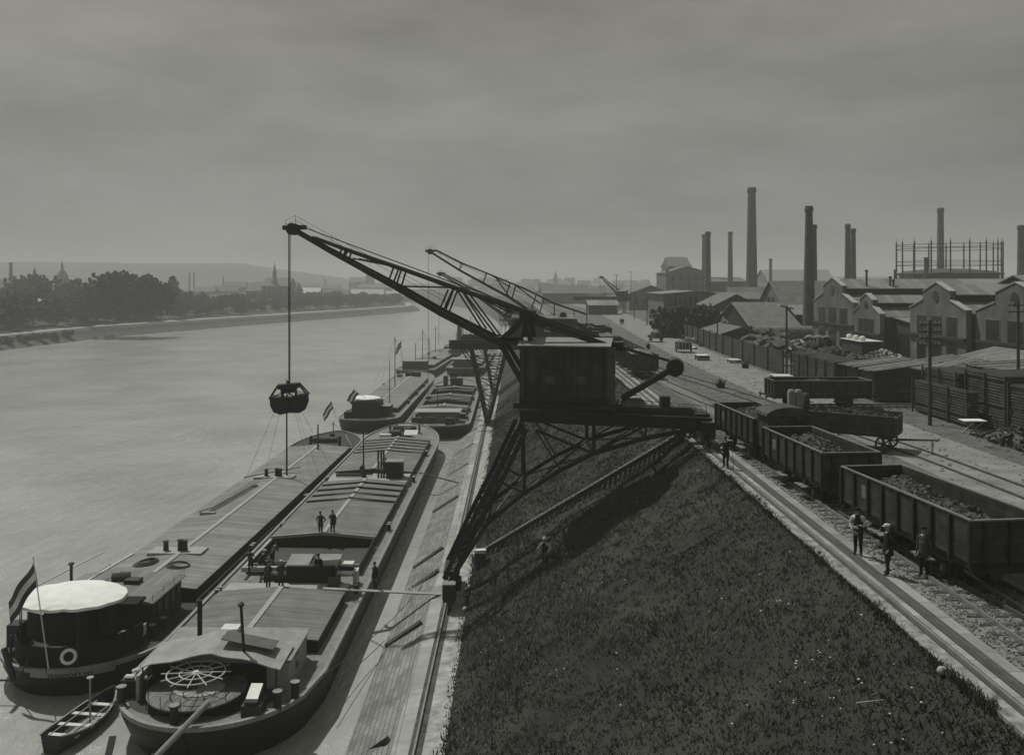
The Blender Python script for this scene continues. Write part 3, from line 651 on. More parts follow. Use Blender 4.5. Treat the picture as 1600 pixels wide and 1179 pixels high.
am.add(vs+[(x, y, z-.05) for x, y, z in vs], [(r_*(n+1)+i, r_*(n+1)+i+1, (r_+1)*(n+1)+i+1, (r_+1)*(n+1)+i) for r_ in range(3) for i in range(n)]+[(4*(n+1)+r_*(n+1)+i, 4*(n+1)+(r_+1)*(n+1)+i, 4*(n+1)+(r_+1)*(n+1)+i+1, 4*(n+1)+r_*(n+1)+i+1) for r_ in range(3) for i in range(n)]+[(i, 4*(n+1)+i, 4*(n+1)+i+1, i+1) for i in range(n)])
am.build('awning', M('awning_canvas', .27, .85, .25, 1.4), B)
m = MB(); [m.tube((x, y, 1.9), (x, y, 3.65), .04, n=6) for x in (-3.1, 3.3) for y in (3.1, 5.6)]; m.build('awning_post', STEEL, B)
m = MB(); m.box((1.6, 4.6, 4.35), (2.6, 1.1, .04), ry=R(11)); m.build('roof_patch', M('tar_patch', .1, .8), B)
m = MB(); m.tube((1.5, 3.9, 4.05), (1.3, 4.1, 6.2), .075, n=8); m.lathe([(.14, 0), (.17, .12), (.05, .2)], (1.3, 4.1, 6.2), 10); m.build('stovepipe', STEEL, B)
m = MB(); m.tube((-1.9, 7.4, 3.4), (-1.9, 7.4, 5.3), .13, n=10); m.build('mooring_post', HULL, B)
m = MB(); m.b2(-.9, .0, 7.6, 8.4, 3.45, 3.7); m.build('skylight', PALE, B)
W0 = mB((-14.6, 42.45, -8.0))
m = MB(); m.lathe([(2.9, 0), (2.95, .08), (2.85, .1)], (W0.x+.1, W0.y+.9, 2.02), 36, sx=1.2, sy=.9); m.build('stern_well', M('tarred_deck', .035), B)
m = MB(); m.lathe([(1.15, 0), (1.2, .03), (1.15, .05)], (W0.x+.1, W0.y+.15, 2.69), 28, sx=1.0, sy=.8); m.build('tread_ring', M('tread_pale', .3, .9, .3, 2), B)
m = MB(); m.lathe([(2.25, 0), (2.3, .06), (2.3, .12), (2.2, .14)], (W0.x, W0.y+.2, 2.55), 36); m.build('steering_platform', M('platform_board', .13, .8, .3, 1, kind='b', axes='yx', pitch=.2, length=6, gap=.02), B)
m = MB(); m.lathe([(1.0, 0), (1.05, .03), (1.0, .05)], (W0.x-.1, W0.y+.3, 2.7), 24, sx=1.25); m.build('wheel_shadow_mat', M('mat_pale', .35, .9), B) if 0 else None
m = MB(); m.ring((W0.x, W0.y, W0.z), 1.33, .035, 40); m.ring((W0.x, W0.y, W0.z), .75, .03, 32)
for i in range(12):
    a = 2*math.pi*(i+.2)/12; c_, s_ = math.cos(a), math.sin(a); m.tube((W0.x+.1*c_, W0.y+.1*s_, W0.z), (W0.x+1.62*c_, W0.y+1.62*s_, W0.z), .028, n=6)
m.lathe([(.16, -.08), (.2, 0), (.12, .08)], (W0.x, W0.y, W0.z), 12); m.build('steering_wheel', M('wheel_paint', .5, .5, .1), B)
m = MB(); m.tube((W0.x, W0.y, 2.6), (W0.x, W0.y, W0.z), .07, n=8); m.box((W0.x-.55, W0.y+.3, 2.95), (.7, .8, .5)); m.build('wheel_post', STEEL, B)
m = MB()
for i in range(15):
    a = math.pi+math.pi*(i)/14; x, y = W0.x+2.3*math.cos(a), W0.y+.2+2.2*math.sin(a); m.tube((x, y, 1.95), (x, y, 3.15 if i % 2 else 2.6), .02, n=4)
m.build('platform_rail', STEEL, B)
for x, y in ((3.6, 2.2), (4.15, 3.3), (-.6, .55), (-3.9, 2.6)):
    m = MB(); m.lathe([(.2, 0), (.18, .75), (.24, .8), (.24, .88)], (x, y, zfB(y)-.02), 14); b_ = m.build('bollard', STEEL, B); m = MB(); m.lathe([(.23, 0), (.23, .03)], (x, y, zfB(y)+.86), 14); m.build('bollard_cap', GUNW, b_)
m = MB(); m.box((2.6, 1.9, 2.75), (.6, 1.0, .5), rx=R(20)); m.box((2.6, 1.8, 2.4), (.9, 1.0, .5)); m.build('deck_bench', DWOOD, B)
m = MB(); m.box((2.6, 1.95, 3.04), (.55, .95, .06), rx=R(20)); m.build('cloth_cover', WHITE, B)
m = MB(); m.tube((.8, .9, 3.0), (-1.6, -3.6, 1.0), .14, .13, n=10); m.build('steering_boom', M('spar_wood', .2, .7), B)
m = MB(); m.bar((-4.4, -1.0, .9), (-1.4, -1.2, .5), .12); m.bar((-3.1, -1.4, 0), (-3.4, .6, 1.6), .3, .08); m.bar((-1.9, -2.8, -.3), (-1.2, -.3, 1.3), .09); m.build('rudder', DWOOD, B)
m = MB(); m.box((-3.6, 3.6, 2.45), (1.3, .7, .9)); m.build('stern_locker', HULL, B)
for q, (x, y, z, s_) in enumerate(((-3.9, 3.5, 3.0, (.5, .3, .16)), (-3.3, 3.4, 2.98, (.55, .3, .16)), (-3.7, 3.9, 3.15, (.5, .25, .14)))):
    m = MB(); m.box((x, y, z), s_, rz=.3*q); o_ = m.build('white_bundle', SHIRT, None, bevel=.06); o_.matrix_world = B.matrix_world.copy()
    tag(o_, ['left white bundle lying on the locker at the near barge stern', 'right white bundle on the stern locker, beside the awning', 'rear white bundle on top of the stern locker'][q], 'bundle')
# A: the outer near barge
A, wfA, zfA, LA = barge('cargo_barge', 'outer near barge with smooth closed hatches and a white oval stern canopy', 'barge', (-23.9, 46.8), (-21.9, 119), 4.6, 12, 5.8,
    [(11.3, 61, full)], deckm=M('tarred_deck', .035, .8, .5, 1.5), cover=HATCH2, coam=.7, ridge=.35, inset=1.0, sink=.55)
bpy.context.view_layer.update(); mA = lambda p: A.matrix_world.inverted() @ Vector(p)
m = MB(); m.lathe([(0.05, .34), (.9, .31), (1.7, .2), (2.3, .06), (2.72, -.06), (2.74, -.2)][::-1], (-.15, 2.9, 5.3), 56, sx=1.1, sy=.86); m.v = [(x*(1-.1*(y-3)/2.6), y+.12*x*0, z-(.05*abs(math.sin(7*math.atan2(y-2.9, x))) if math.hypot(x, y-2.9) > 2.2 else 0)+.04*noise.noise(Vector((x*1.5, y*1.5, 0)))) for x, y, z in m.v]; m.build('canopy', WHITE, A)
m = MB(); [m.tube((x, y, 2.3), (x, y, 5.2), .035, n=6) for x, y in ((-2.6, 2.2), (2.4, 2.2), (-1.6, .3), (1.5, .3), (-1.6, 4.2), (1.6, 4.2))]; m.build('canopy_post', STEEL, A)
DCV = M('dark_canvas', .01, .95)
def stern_panel(a0, a1, z0, z1, ins=.75, nm='stern_screen'):
    m = MB(); n = 14; vs = []
    for i in range(n+1):
        a = a0+(a1-a0)*i/n; x, y = -.1+(3.75-ins)*math.sin(a), 4.3-(4.3-ins)*math.cos(a); vs += [(x, y, z0), (x, y, z1+.03*math.sin(i*2.2))]
    m.add(vs+[(x*.985, y+.04, z) for x, y, z in vs], [(2*i, 2*i+1, 2*i+3, 2*i+2) for i in range(n)]+[(2*n+2+2*i, 2*n+4+2*i, 2*n+5+2*i, 2*n+3+2*i) for i in range(n)]+[(2*i+1, 2*n+3+2*i, 2*n+5+2*i, 2*i+3) for i in range(n)]); return m.build(nm, DCV, A)
stern_panel(R(-95), R(88), 1.95, 3.3, .35); stern_panel(R(-66), R(34), 3.25, 4.75, .95, 'side_curtain'); stern_panel(R(44), R(66), 3.25, 4.75, .95, 'side_curtain')
m = MB(); m.b2(-2.7, 2.7, 4.6, 5.9, 1.95, 4.1); m.build('cabin_front', DCV, A)
for q, (x, y) in enumerate(((3.35, 5.2), (3.55, 6.3))): m = MB(); m.lathe([(.17, 0), (.15, .6), (.22, .66), (.22, .74)], (x, y, 1.95), 12); b_ = m.build('bollard', STEEL, A); m = MB(); m.lathe([(.2, 0), (.2, .03)], (x, y, 2.69), 12); m.build('bollard_cap', GUNW, b_)
m = MB(); m.box((2.5, 3.9, 2.75), (.9, .6, .06)); [m.bar((2.5+dx, 3.9+dy, 1.95), (2.5+dx, 3.9+dy, 2.75), .06) for dx in (-.35, .35) for dy in (-.2, .2)]; m.build('deck_table', PALE, A)
m = MB(); m.box((3.1, 4.3, 2.5), (.4, .4, .05)); m.box((3.25, 4.45, 2.8), (.05, .35, .5)); m.build('deck_chair', PALE, A)
m = MB(); m.box((-2.9, 1.7, 2.6), (.1, .1, 1.6)); m.box((-3.3, 3.0, 3.0), (.7, .9, 1.2)); m.build('stern_box', STEEL, A)
m = MB(); m.b2(-3.0, 3.1, 6.0, 10.3, 1.9, 3.8); cab = m.build('cabin', M('cabin_board', .035, .7, .3, 2, kind='b', axes='vz', pitch=.3, length=4), A, bevel=.1)
m = MB(); m.prism([(-3.3, 3.84), (-2.6, 3.98), (0, 4.08), (2.8, 3.98), (3.35, 3.84), (3.3, 3.78), (-3.3, 3.78)], 5.4, 10.5, 'y'); m.build('cabin_roof', M('cabin_roof_board', .17, .7, .2, 1, kind='b', axes='yx', pitch=.3, length=8, gap=.02), A)
for q in range(4):
    m = MB(); m.b2(3.13, 3.16, 6.5+q*1.0, 7.0+q*1.0, 2.7, 3.5); m.build('window', GLASS, A)
m = MB(); railing(m, [(3.2, 5.6, 3.95), (3.2, 10.4, 3.95)], .35, .02, 1.2); railing(m, [(wfA(9)-.1, 9, 1.95), (wfA(22)-.1, 26, 1.95)], .8, .02, 2); railing(m, [(-4.2, 9, 1.95), (-4.2, 16, 1.95)], .8, .02, 2); m.build('handrail', GUNW, A)
m = MB(); m.b2(.4, 1.3, 8, 8.7, 4.0, 4.3); m.build('roof_skylight', STEEL, A)
m = MB(); m.tube((-1.6, 5.6, 4), (-1.6, 5.6, 6.0), .085, n=10); m.lathe([(.15, 0), (.17, .1), (.06, .16)], (-1.6, 5.6, 6.0), 10); m.build('stovepipe', STEEL, A)
m = MB(); m.tube((-.6, 8.6, 4.2), (.4, 8.9, 4.2), .35, n=12); m.build('water_cask', DWOOD, A)
m = MB(); m.bar((-3.6, 3.5, 4.9), (-1.5, 9.5, 5.6), .06); m.bar((-1.7, 6.4, 4.4), (-.8, 12, 4.7), .1); m.build('boathook', PALE, A)
# raised platforms, coiled ropes and bollards on the hatches
for yy in (18.3, 43.2):
    m = MB(); m.b2(-2.3, 1.6, yy-.7, yy+.9, 2.5, 3.05); m.build('hatch_platform', RIDGE, A)
    for x, h in ((-1.2, .7), (-.15, .8), (.2, .75)): m = MB(); m.lathe([(.2, 0), (.17, h*.8), (.24, h)], (x, yy, 3.05), 12); m.build('bollard', STEEL, A)
mast(A, 43.6, 2.8, 9.9, .1, True, .75)
mast(A, 58, 2.9, 3.0, .12, False, .5)
m = MB()
for k_ in range(4): m.tube((-2.7+.22*k_, 29+.3*k_, 3.1+.03*k_), (-1.6+.22*k_, 39.5, 3.25), .07, n=8)
m.b2(-2.7, -1.4, 29.0, 29.3, 2.6, 3.05); m.b2(-1.9, -.8, 38.9, 39.2, 2.6, 3.1); m.bar((-2.9, 41.5, 3.3), (1.5, 46, 3.4), .12); m.build('spare_spar', RIDGE, A)
for x, y in ((-3.9, 38), (4.1, 38), (4.0, 22), (-3.7, 60), (3.6, 62)): bollard(A, x, y, 1.92, .9)
m = MB(); m.tube((-1.5, 64, 3.0), (1.5, 64, 3.0), .4, n=12); m.b2(-1.9, -1.7, 63.6, 64.4, 2.2, 3.5); m.b2(1.7, 1.9, 63.6, 64.4, 2.2, 3.5); m.box((.2, 67, 2.9), (.5, .5, .8)); m.tube((0, 68.5, 2.7), (0, 68.5, 4.6), .06); m.bar((-.4, 68.5, 4.2), (.4, 68.5, 4.2), .06); m.build('windlass', STEEL, A)
m = MB(); railing(m, [(-2.9, 62.5, 2.2), (-1.4, 67, 2.4)], .9, .02, 2); m.bar((2.0, 66.5, 3.2), (3.5, 62.6, 2.6), .08); m.build('bow_rail', GUNW, A)
for q, (x, y) in enumerate(((-1.6, 15.8), (.9, 15.2))):
    m = MB(); [m.ring((.05*k_, 0, .04+.05*k_), .85-.09*k_, .05, 24) for k_ in range(4)]; o_ = m.build('rope_coil', ROPE); o_.matrix_world = A.matrix_world @ Matrix.Translation((x, y, 2.86)) @ Matrix.Rotation(R(8 if x > 0 else -8), 4, 'Y')
    tag(o_, ['left coil of heavy rope lying on the outer barge hatch boards', 'right coil of heavy rope lying on the outer barge hatch boards'][q], 'rope coil', 'rope coils on the outer barge')
# life ring on the stern screen
m = MB(); n = 24; m.ring((0, 0, 0), .33, .085, 28, 8, Matrix.Rotation(R(80), 3, 'X')); o_ = m.build('life_ring', WHITE, smooth=True); o_.matrix_world = A.matrix_world @ Matrix.Translation((1.1, .12, 2.95)) @ Matrix.Rotation(R(25), 4, 'Z')
tag(o_, 'white life ring hung on the dark stern screen of the outer barge', 'life ring')
# flag at the stern
def flag(base, top, w_, h_, label, wave=.25):
    base, top = Vector(base), Vector(top)
    T = thing('flagpole', label, 'flagpole', base)
    m = MB(); m.tube((0, 0, 0), top-base, .04, .025, n=8); m.lathe([(.04, 0), (.07, .05), (.02, .12)], top-base, 8); m.build('staff', PALE, T)
    m = MB(); n, k_ = 12, 6; d = (base-top).normalized(); vs = []
    for j in range(k_+1):
        for i in range(n+1):
            u, v = i/n, j/k_; p = (top-base)+d*(.15+v*h_)+Vector((-u*w_*.52, -.1*u, -u*w_*.82))+Vector((.06*math.sin(u*9+v*2), wave*math.sin(u*7+v)*.5*u, 0)); vs.append(p)
    for j in range(k_):
        m.mi = 0 if j < 2 else (1 if j < 4 else 2)
        for i in range(n): m.f.append((j*(n+1)+i, j*(n+1)+i+1, (j+1)*(n+1)+i+1, (j+1)*(n+1)+i)); m.m.append(m.mi)
    m.v = [tuple(v) for v in vs]
    m.build('flag', [M('flag_red', .06, .8), M('flag_white', .6, .8), M('flag_blue', .035, .8, tint=(.8, .95, 1.3))], T, smooth=True)
    return T
flag(A.matrix_world @ Vector((.15, -.1, 2.4)), Q(52, 873, 47.6), 2.6, 1.2, 'tricolour flag drooping from the stern staff of the outer near barge')
# lettering at the stern
def lettering(txt, size, mat, parent, place):
    cu = bpy.data.curves.new('name_lettering', 'FONT'); cu.body = txt; cu.size = size; cu.extrude = .012; cu.align_x = 'CENTER'; cu.space_character = 1.1
    o = bpy.data.objects.new('tmp', cu); COL.objects.link(o); dg = bpy.context.evaluated_depsgraph_get(); dg.update()
    me = bpy.data.meshes.new_from_object(o.evaluated_get(dg)); bpy.data.objects.remove(o)
    for v in me.vertices: v.co = place(v.co)
    me.materials.clear(); me.materials.append(mat); o = bpy.data.objects.new('name_lettering', me); COL.objects.link(o); o.parent = parent; return o
def around(y_at_x, zc, off, wf_, sgn=1):
    def f_(c):
        # follow the round stern: find the y where the half width equals |x|
        x = c.x+y_at_x; lo, hi = 0.0, 5.2
        for _ in range(30):
            mid = (lo+hi)/2
            if wf_(mid) < abs(x): lo = mid
            else: hi = mid
        return Vector((x*1.02, lo-off+c.z*-1, zfA(lo)+zc+c.y))
    return f_
m = MB(); 
for xx in np.linspace(-.6, 2.9, 12):
    pass
band_pts = []
for i in range(15):
    x = -.9+3.9*i/14; p = around(0, 0, .06, wfA)(Vector((x, 0, 0))); band_pts.append(p)
vs = []
for p in band_pts: vs += [(p.x, p.y, p.z-.31), (p.x, p.y, p.z-.05)]
m.add(vs, [(2*i, 2*i+2, 2*i+3, 2*i+1) for i in range(14)]); m.build('name_band', GUNW, A)
lettering('TRANSPORT MY', .27, HULL, A, around(1.1, -.3, .075, wfA))
# barges farther up the quay
C, wfC, zfC, LC = barge('cargo_barge', 'third barge, outer of the second pair, with a small white canopy and flag', 'barge', (-20.4, 130), (-19.0, 196), 4.5, 11, 5, [(10, 54, full)], cover=HATCH2, inset=1.0)
m = MB(); m.lathe([(0.05, .25), (1.8, .18), (2.7, .0), (2.7, -.12)][::-1], (-.6, 4.6, 4.9), 30, sx=.85, sy=.8); m.build('canopy', WHITE, C)
m = MB(); m.b2(-2.3, 1.6, 3.4, 8, 1.9, 4.3); m.b2(1.4, 3, 5, 8.5, 1.9, 3.5); m.b2(-3.4, -2.3, 2.6, 5, 1.9, 3.0); m.build('cabin', HULL, C)
m = MB(); m.box((2.2, 6.5, 3.56), (1.8, 3.2, .08)); m.build('cabin_lid', GUNW, C)
m = MB(); [m.tube((x, y, 1.9), (x, y, 4.8), .05, n=5) for x in (-2.3, 1.2) for y in (3.2, 6)]; m.build('canopy_post', STEEL, C)
mast(C, 10.5, 2.6, 7.5, .08, False, 2.2); mast(C, 33, 3.2, 9.2, .09, True, -.2)
m = MB(); [m.bar((-3.6, y, 2.55), (0, y, 2.9), .3, .12) or m.bar((0, y, 2.9), (3.6, y, 2.55), .3, .12) for y in (12.5, 32.5)]; m.build('hatch_beam', HULL, C)
m = MB(); [m.bar((-3.6, y, 2.6), (0, y, 2.96), .3, .08) or m.bar((0, y, 2.96), (3.6, y, 2.6), .3, .08) for y in (22.5,)]; m.build('hatch_batten', RIDGE, C)
for x, y in ((-3.9, 20), (4, 20), (4, 32), (-4, 44), (3.9, 44), (3.2, 11)): bollard(C, x, y, 1.92, 1)
m = MB(); m.b2(-1.6, 1.6, 58, 58.8, 2.2, 3.3); m.b2(-3, -2, 56, 57, 2.2, 2.9); m.build('windlass', STEEL, C)
D, wfD, zfD, LD = barge('cargo_barge', 'fourth barge, inner of the second pair, with many hatch covers lifted off', 'barge', (-9.6, 124.5), (-9.2, 181), 4.6, 10, 5,
    [(9, 22, [(.02, .1), (.5, .72)]), (23, 36, [(.1, .16), (.5, .66)]), (37, 46, [(.4, .6)])], inset=.9)
m = MB(); m.b2(-2.9, 2.9, 4.5, 7.8, 1.9, 3.5); m.build('cabin', M('cabin_weathered', .13, .8, .4, 1), D)
m = MB(); m.b2(-3.4, 3.3, 4.2, 8, 3.5, 3.6); m.build('cabin_roof', RIDGE, D)
m = MB(); m.b2(-3.6, -2.2, 2.4, 3.4, 2, 3); m.b2(1.2, 2.6, 2.0, 2.8, 2, 2.8); m.box((1.8, 2.4, 3.0), (1.2, .9, .1)); m.box((-1, 3, 3), (1.6, .5, .1)); m.build('stern_gear', DWOOD, D)
for x, y in ((4.1, 8), (4.1, 16), (4.1, 30), (-4, 30), (4.0, 44)): bollard(D, x, y, 1.92, 1)
mast(D, 14, 3, 3, .08, False, -.8)
m = MB(); m.b2(-1.2, 1.2, 49, 50, 2.3, 3.6); m.b2(-2.4, -1.6, 47, 48.4, 2.3, 4.2); m.build('windlass', STEEL, D)
for q, (p0, p1, lab) in enumerate((((-21, 203), (-16.5, 262), 'fifth barge, its long dark side showing just beyond the second pair'), ((-9.5, 208), (-7, 265), 'sixth barge close under the bank beyond the second pair'), ((-15, 277), (-10, 330), 'far barge with pale hatches seen under the second crane girder'))):
    E, wE, zE, LE = barge('cargo_barge', lab, 'barge', p0, p1, 4.5, 10, 5, [(9, 45, [(0, .4), (.45, 1)])], cover=HATCH2)
    m = MB(); m.b2(-2.6, 2.6, 2.5, 7, 1.9, 4.0); m.build('cabin', STEEL2, E); mast(E, 5, 2, 6 if q != 1 else 3, .1, False); mast(E, 25, 3, 5, .1, False); mast(E, 9, 3, 8, .1, True, 1); mast(E, 42, 3, 7, .1, True, -1)
    m = MB(); [m.b2(x, x+.8, y, y+1, 1.9, 2.9+.4*(k_ % 2)) for k_, (x, y) in enumerate(((-3, 7.6), (1.4, 8), (-2, 22), (1, 24), (-3, 40), (2, 46), (-1, 48)))]; m.build('deck_box', DWOOD, E)
    m = MB(); m.bar((-4.2, 3, 1.98), (4.2, 3, 1.98), .1); m.bar((-4.3, 10, 2.1), (-4.3, 40, 2.1), .15); m.build('deck_rail', GUNW, E)
    m = MB(); m.b2(-3, 3, 2.2, 7.4, 4.0, 4.12); m.build('cabin_roof', GUNW, E)
# steam tug far up the quay
Tg = thing('steam_tug', 'hazy steam tug with a tall funnel behind the second crane', 'tug boat', (-13.5, 243, WZ), R(-4))
m = MB(); o_ = [(0, 0), (1.6, .6), (2.4, 3), (2.6, 12), (1.8, 20), (0, 25)]; pl = o_+[(-x, y) for x, y in o_[-2:0:-1]]; m.prism(pl, -.5, 2.4, 'z'); m.build('hull', HULL, Tg)
m = MB(); m.b2(-1.8, 1.8, 6, 16, 2.4, 4.6); m.build('deckhouse', STEEL2, Tg, bevel=.1)
m = MB(); m.b2(-2.3, 2.3, 4, 17, 4.6, 4.75); m.build('deck_awning', GUNW, Tg)
m = MB(); m.tube((0, 11, 4.6), (0, 11, 9.5), .7, .6, n=14); m.build('funnel', STEEL, Tg)
m = MB(); m.tube((0, 4, 2.4), (0, 4, 8), .08, n=6); m.tube((0, 18, 2.4), (0, 18, 11), .08, n=6); m.build('mast', STEEL, Tg)
flag((-24.3, 129.5, -9.2), Q(517, 624, 129.5), 2.4, 1.1, 'limp flag on the stern staff beside the white canopy of the third barge')
flag((-20.3, 133, -7), Q(551, 607, 133), 2.0, 1.0, 'small furled flag above the white canopy of the third barge')
flag(C.matrix_world @ Vector((.3, 33, 3.2)) if 0 else Vector((-18.9, 164, -8.1)), Q(627, 530, 164), 1.9, 1.2, 'flag flying near the top of the tall pole amidships on the third barge')
# rowing boat off the near stern
RB = thing('rowing_boat', 'open rowing boat with pale thwarts moored by the near barge stern', 'rowing boat', (-20.75, 44.3, WZ), R(-8))
m = MB(); n = 12; vs = []; Lr = 5.2
def rw(t): return .95*(math.sin(math.pi*min(1, .12+t*.88)))**.6 if t < 1 else .03
prof = []
for i in range(n+1):
    t_ = i/n; w_ = .95*(1-(abs(2*t_-.85)/1.2)**2.4) if t_ < .98 else .04; w_ = max(.04, w_); y = -Lr/2+Lr*t_; zt = .55+.35*(2*t_-1)**2
    prof.append((w_, y, zt))
for w_, y, zt in prof: vs += [(-w_, y, zt), (-w_*.7, y, .05), (0, y, -.1), (w_*.7, y, .05), (w_, y, zt)]
m.add(vs, [(5*i+j, 5*i+j+1, 5*i+j+6, 5*i+j+5) for i in range(n) for j in range(4)]+[(0, 1, 2, 3, 4)]); m.build('hull', M('boat_planks', .035, .7, .3, 1, kind='b', axes='hz', pitch=.14, length=6), RB)
m = MB()
for a, b_ in zip(prof, prof[1:]):
    for sg in (-1, 1): m.bar((sg*a[0], a[1], a[2]), (sg*b_[0], b_[1], b_[2]), .08, .06)
m.build('gunwale', GUNW, RB)
for y in (-1.75, -.75, .35, 1.4):
    w_ = .95*(1-(abs(2*((y+Lr/2)/Lr)-.85)/1.2)**2.4); m = MB(); m.box((0, y, .48), (2*w_-.04, .26, .05)); m.build('thwart', PALE, RB)
m = MB(); m.tube((.1, .3, .1), (.1, .3, 2.3), .05, n=8); m.lathe([(.17, 0), (.17, .05)], (.1, .3, 2.3), 12); m.build('post', RIDGE, RB)
for q, (a, b_) in enumerate((((-.6, -2, .5), (-.3, 1.5, .62)), ((.35, -1.9, .52), (.75, 1.6, .7)))):
    m = MB(); m.tube(a, b_, .03, n=6); v = (Vector(b_)-Vector(a)).normalized(); m.bar(Vector(a)-v*.5, a, .14, .03); o_ = m.build('oar', RIDGE); o_.matrix_world = Matrix.Translation(RB.location) @ Matrix.Rotation(R(-8), 4, 'Z')
    tag(o_, ['left oar lying along the thwarts of the rowing boat', 'right oar lying along the gunwale of the rowing boat'][q], 'oar', 'oars in the rowing boat')

# mooring ropes
for q, (a, b_, lab) in enumerate(((G(462, 1078, -9.0), G(601, 1000, -10.9), 'thin mooring rope from the near barge stern bollards up to the slope'), (G(505, 1055, -9.3), G(716, 833, -10.1), 'long mooring rope running along the water to the lower quay'), (G(660, 745, -9.2), G(722, 700, -10.1), 'short mooring rope from the near barge bow to the lower quay'))):
    m = MB(); pts = [a.lerp(b_, i/10)-Vector((0, 0, 1.2*math.sin(math.pi*i/10)*(.5 if q != 1 else .9))) for i in range(11)]; m.path(pts, .022, 5); o = m.build('mooring_rope', ROPE); tag(o, lab, 'rope', 'mooring ropes')

ru = lambda x, y: mA(Q(x, y, 47.0))
m = MB(); m.bar(ru(6, 1012), ru(22, 1062), .22); m.bar(ru(44, 1030), ru(30, 1062), .1); m.bar(ru(-6, 1062), ru(54, 1062), .08); m.build('rudder', DWOOD, A)
# ================================================================= rails, wagons, yard
def bez(pts, n=40):
    """smooth curve through the points"""
    P_ = [Vector((*p, 0)) for p in pts]; P_ = [P_[0]*2-P_[1]]+P_+[P_[-1]*2-P_[-2]]; r = []
    for i in range(1, len(P_)-2):
        a, b_, c, d = P_[i-1:i+3]
        for q in range(8):
            t_ = q/8; r.append(.5*((2*b_)+(-a+c)*t_+(2*a-5*b_+4*c-d)*t_*t_+(-a+3*b_-3*c+d)*t_**3))
    r.append(P_[-2]); return r
def track(label, pts, z=0.0, sleepers=True, group='railway tracks across the yard'):
    c = bez(pts); T = thing('railway_track', label, 'track', c[0], 0, group); o = c[0]
    nr = []
    for i, p in enumerate(c):
        d = (c[min(i+1, len(c)-1)]-c[max(i-1, 0)]).normalized(); nr.append(Vector((d.y, -d.x, 0)))
    for sg in (-1, 1):
        m = MB()
        for i in range(len(c)-1):
            a = c[i]+nr[i]*sg*.75-o; b_ = c[i+1]+nr[i+1]*sg*.75-o; m.bar(a+Vector((0, 0, z+.09)), b_+Vector((0, 0, z+.09)), .075, .15)
        m.build('rail', RAILM if sleepers else M('rusty_rail', .07, .6, .4, 2), T)
    if sleepers:
        m = MB(); acc = 0
        for i in range(len(c)-1):
            seg = (c[i+1]-c[i]).length; k_ = acc
            while k_ < seg:
                p = c[i].lerp(c[i+1], k_/seg)-o; n_ = nr[i]; m.bar(p-n_*1.25+Vector((0, 0, z-.045+random.random()*.02)), p+n_*1.25+Vector((0, 0, z-.045)), .24, .14); k_ += .72
            acc = k_-seg
        s_ = m.build('sleeper_row', M('sleeper_wood', .05, .9, .5, 2), T); s_['kind'] = 'stuff'
    return T
track('straight track nearest the quay flagstones, half buried in ballast', [(15.75, -10), (15.75, 30), (15.55, 45), (15.3, 62), (15.1, 90), (15.1, 130), (15.2, 200), (15.5, 300)])
track('track under the loaded wagons swinging away from the quay', [(20, 2), (18.6, 12), (17.3, 24), (16.25, 34), (15.65, 45), (15.4, 55), (15.25, 70)], .003, False)
track('middle yard track left of the hay cart', [(21.9, -10), (21.6, 20), (21.3, 38), (20.6, 52), (19.2, 66), (17.6, 80), (16.2, 96), (15.4, 115), (15.2, 128)], -.045, False)
track('right yard track along the dusty road', [(26.3, -10), (26.0, 30), (25.6, 50), (24.6, 62), (22.8, 76), (20.6, 92), (18.2, 108), (16, 128), (15.3, 145)], -.05, False)
cx_ = track('cross track running level between the timber stacks', [(17.5, 74.8), (26, 75), (37, 75.2)], .03, True)
# crane rails
for lab, cx0, zz, ff in (('single crane rail on the lower quay', -3.7, LZ, bx), ('single crane rail in the channel along the quay top', 12.74, 0, ux)):
    T = thing('crane_rail', lab, 'rail', (0, 0, 0)); m = MB()
    for a, b_ in zip(YS, YS[1:]): m.bar((cx0+ff(a), a, zz+.08), (cx0+ff(b_), b_, zz+.08), .09, .14)
    m.build('rail_head', RAILM, T); m = MB()
    for a, b_ in zip(YS, YS[1:]): m.bar((cx0+ff(a), a, zz+.012), (cx0+ff(b_), b_, zz+.012), .2, .03)
    m.build('rail_foot', STEEL2, T)
# timber balks laid on the paved slope
def balk(x0, y0, x1, y1, label, st=False):
    a, b_ = G(x0, y0, -11.35), G(x1, y1, -10.3); T = MB()
    a.z -= .1; b_.z += .02
    T.bar(a, b_, .34, .3)
    if st:
        for q in range(9): p = a.lerp(b_, q/8); T.box(p+Vector((0, .3, .1)), (.3, .5, .12))
    o = T.build('slope_timber', DWOOD, bevel=.02); tag(o, label, 'timber', 'timber balks on the paved slope')
for q, (p, w_) in enumerate((((566,1179,606,1156), 'nearest to the camera at the foot of the picture'), ((603,1008,659,972), 'second from the camera, below the gangplank'), ((647,886,692,856), 'beside the river end of the crane foot'), ((677,799,716,776), 'level with the two men on the hatch'), ((701,743,732,725), 'beyond the thin mooring plank'), ((714,709,740,694), 'level with the bow of the open-hold barge'), ((724,683,746,670), 'just past the near barge bow'), ((731,661,751,649), 'beside the stern of the fourth barge'), ((737,644,752,635), 'farthest but two, beside the fourth barge'), ((742,629,755,621), 'last but one before the second crane foot'), ((746,617,757,610), 'farthest dark balk near the second crane foot'))):
    balk(*p, 'dark balk on the paved slope, '+w_)
balk(641, 922, 682, 896, 'stepped timber ladder on the paved slope by the crane foot', True)
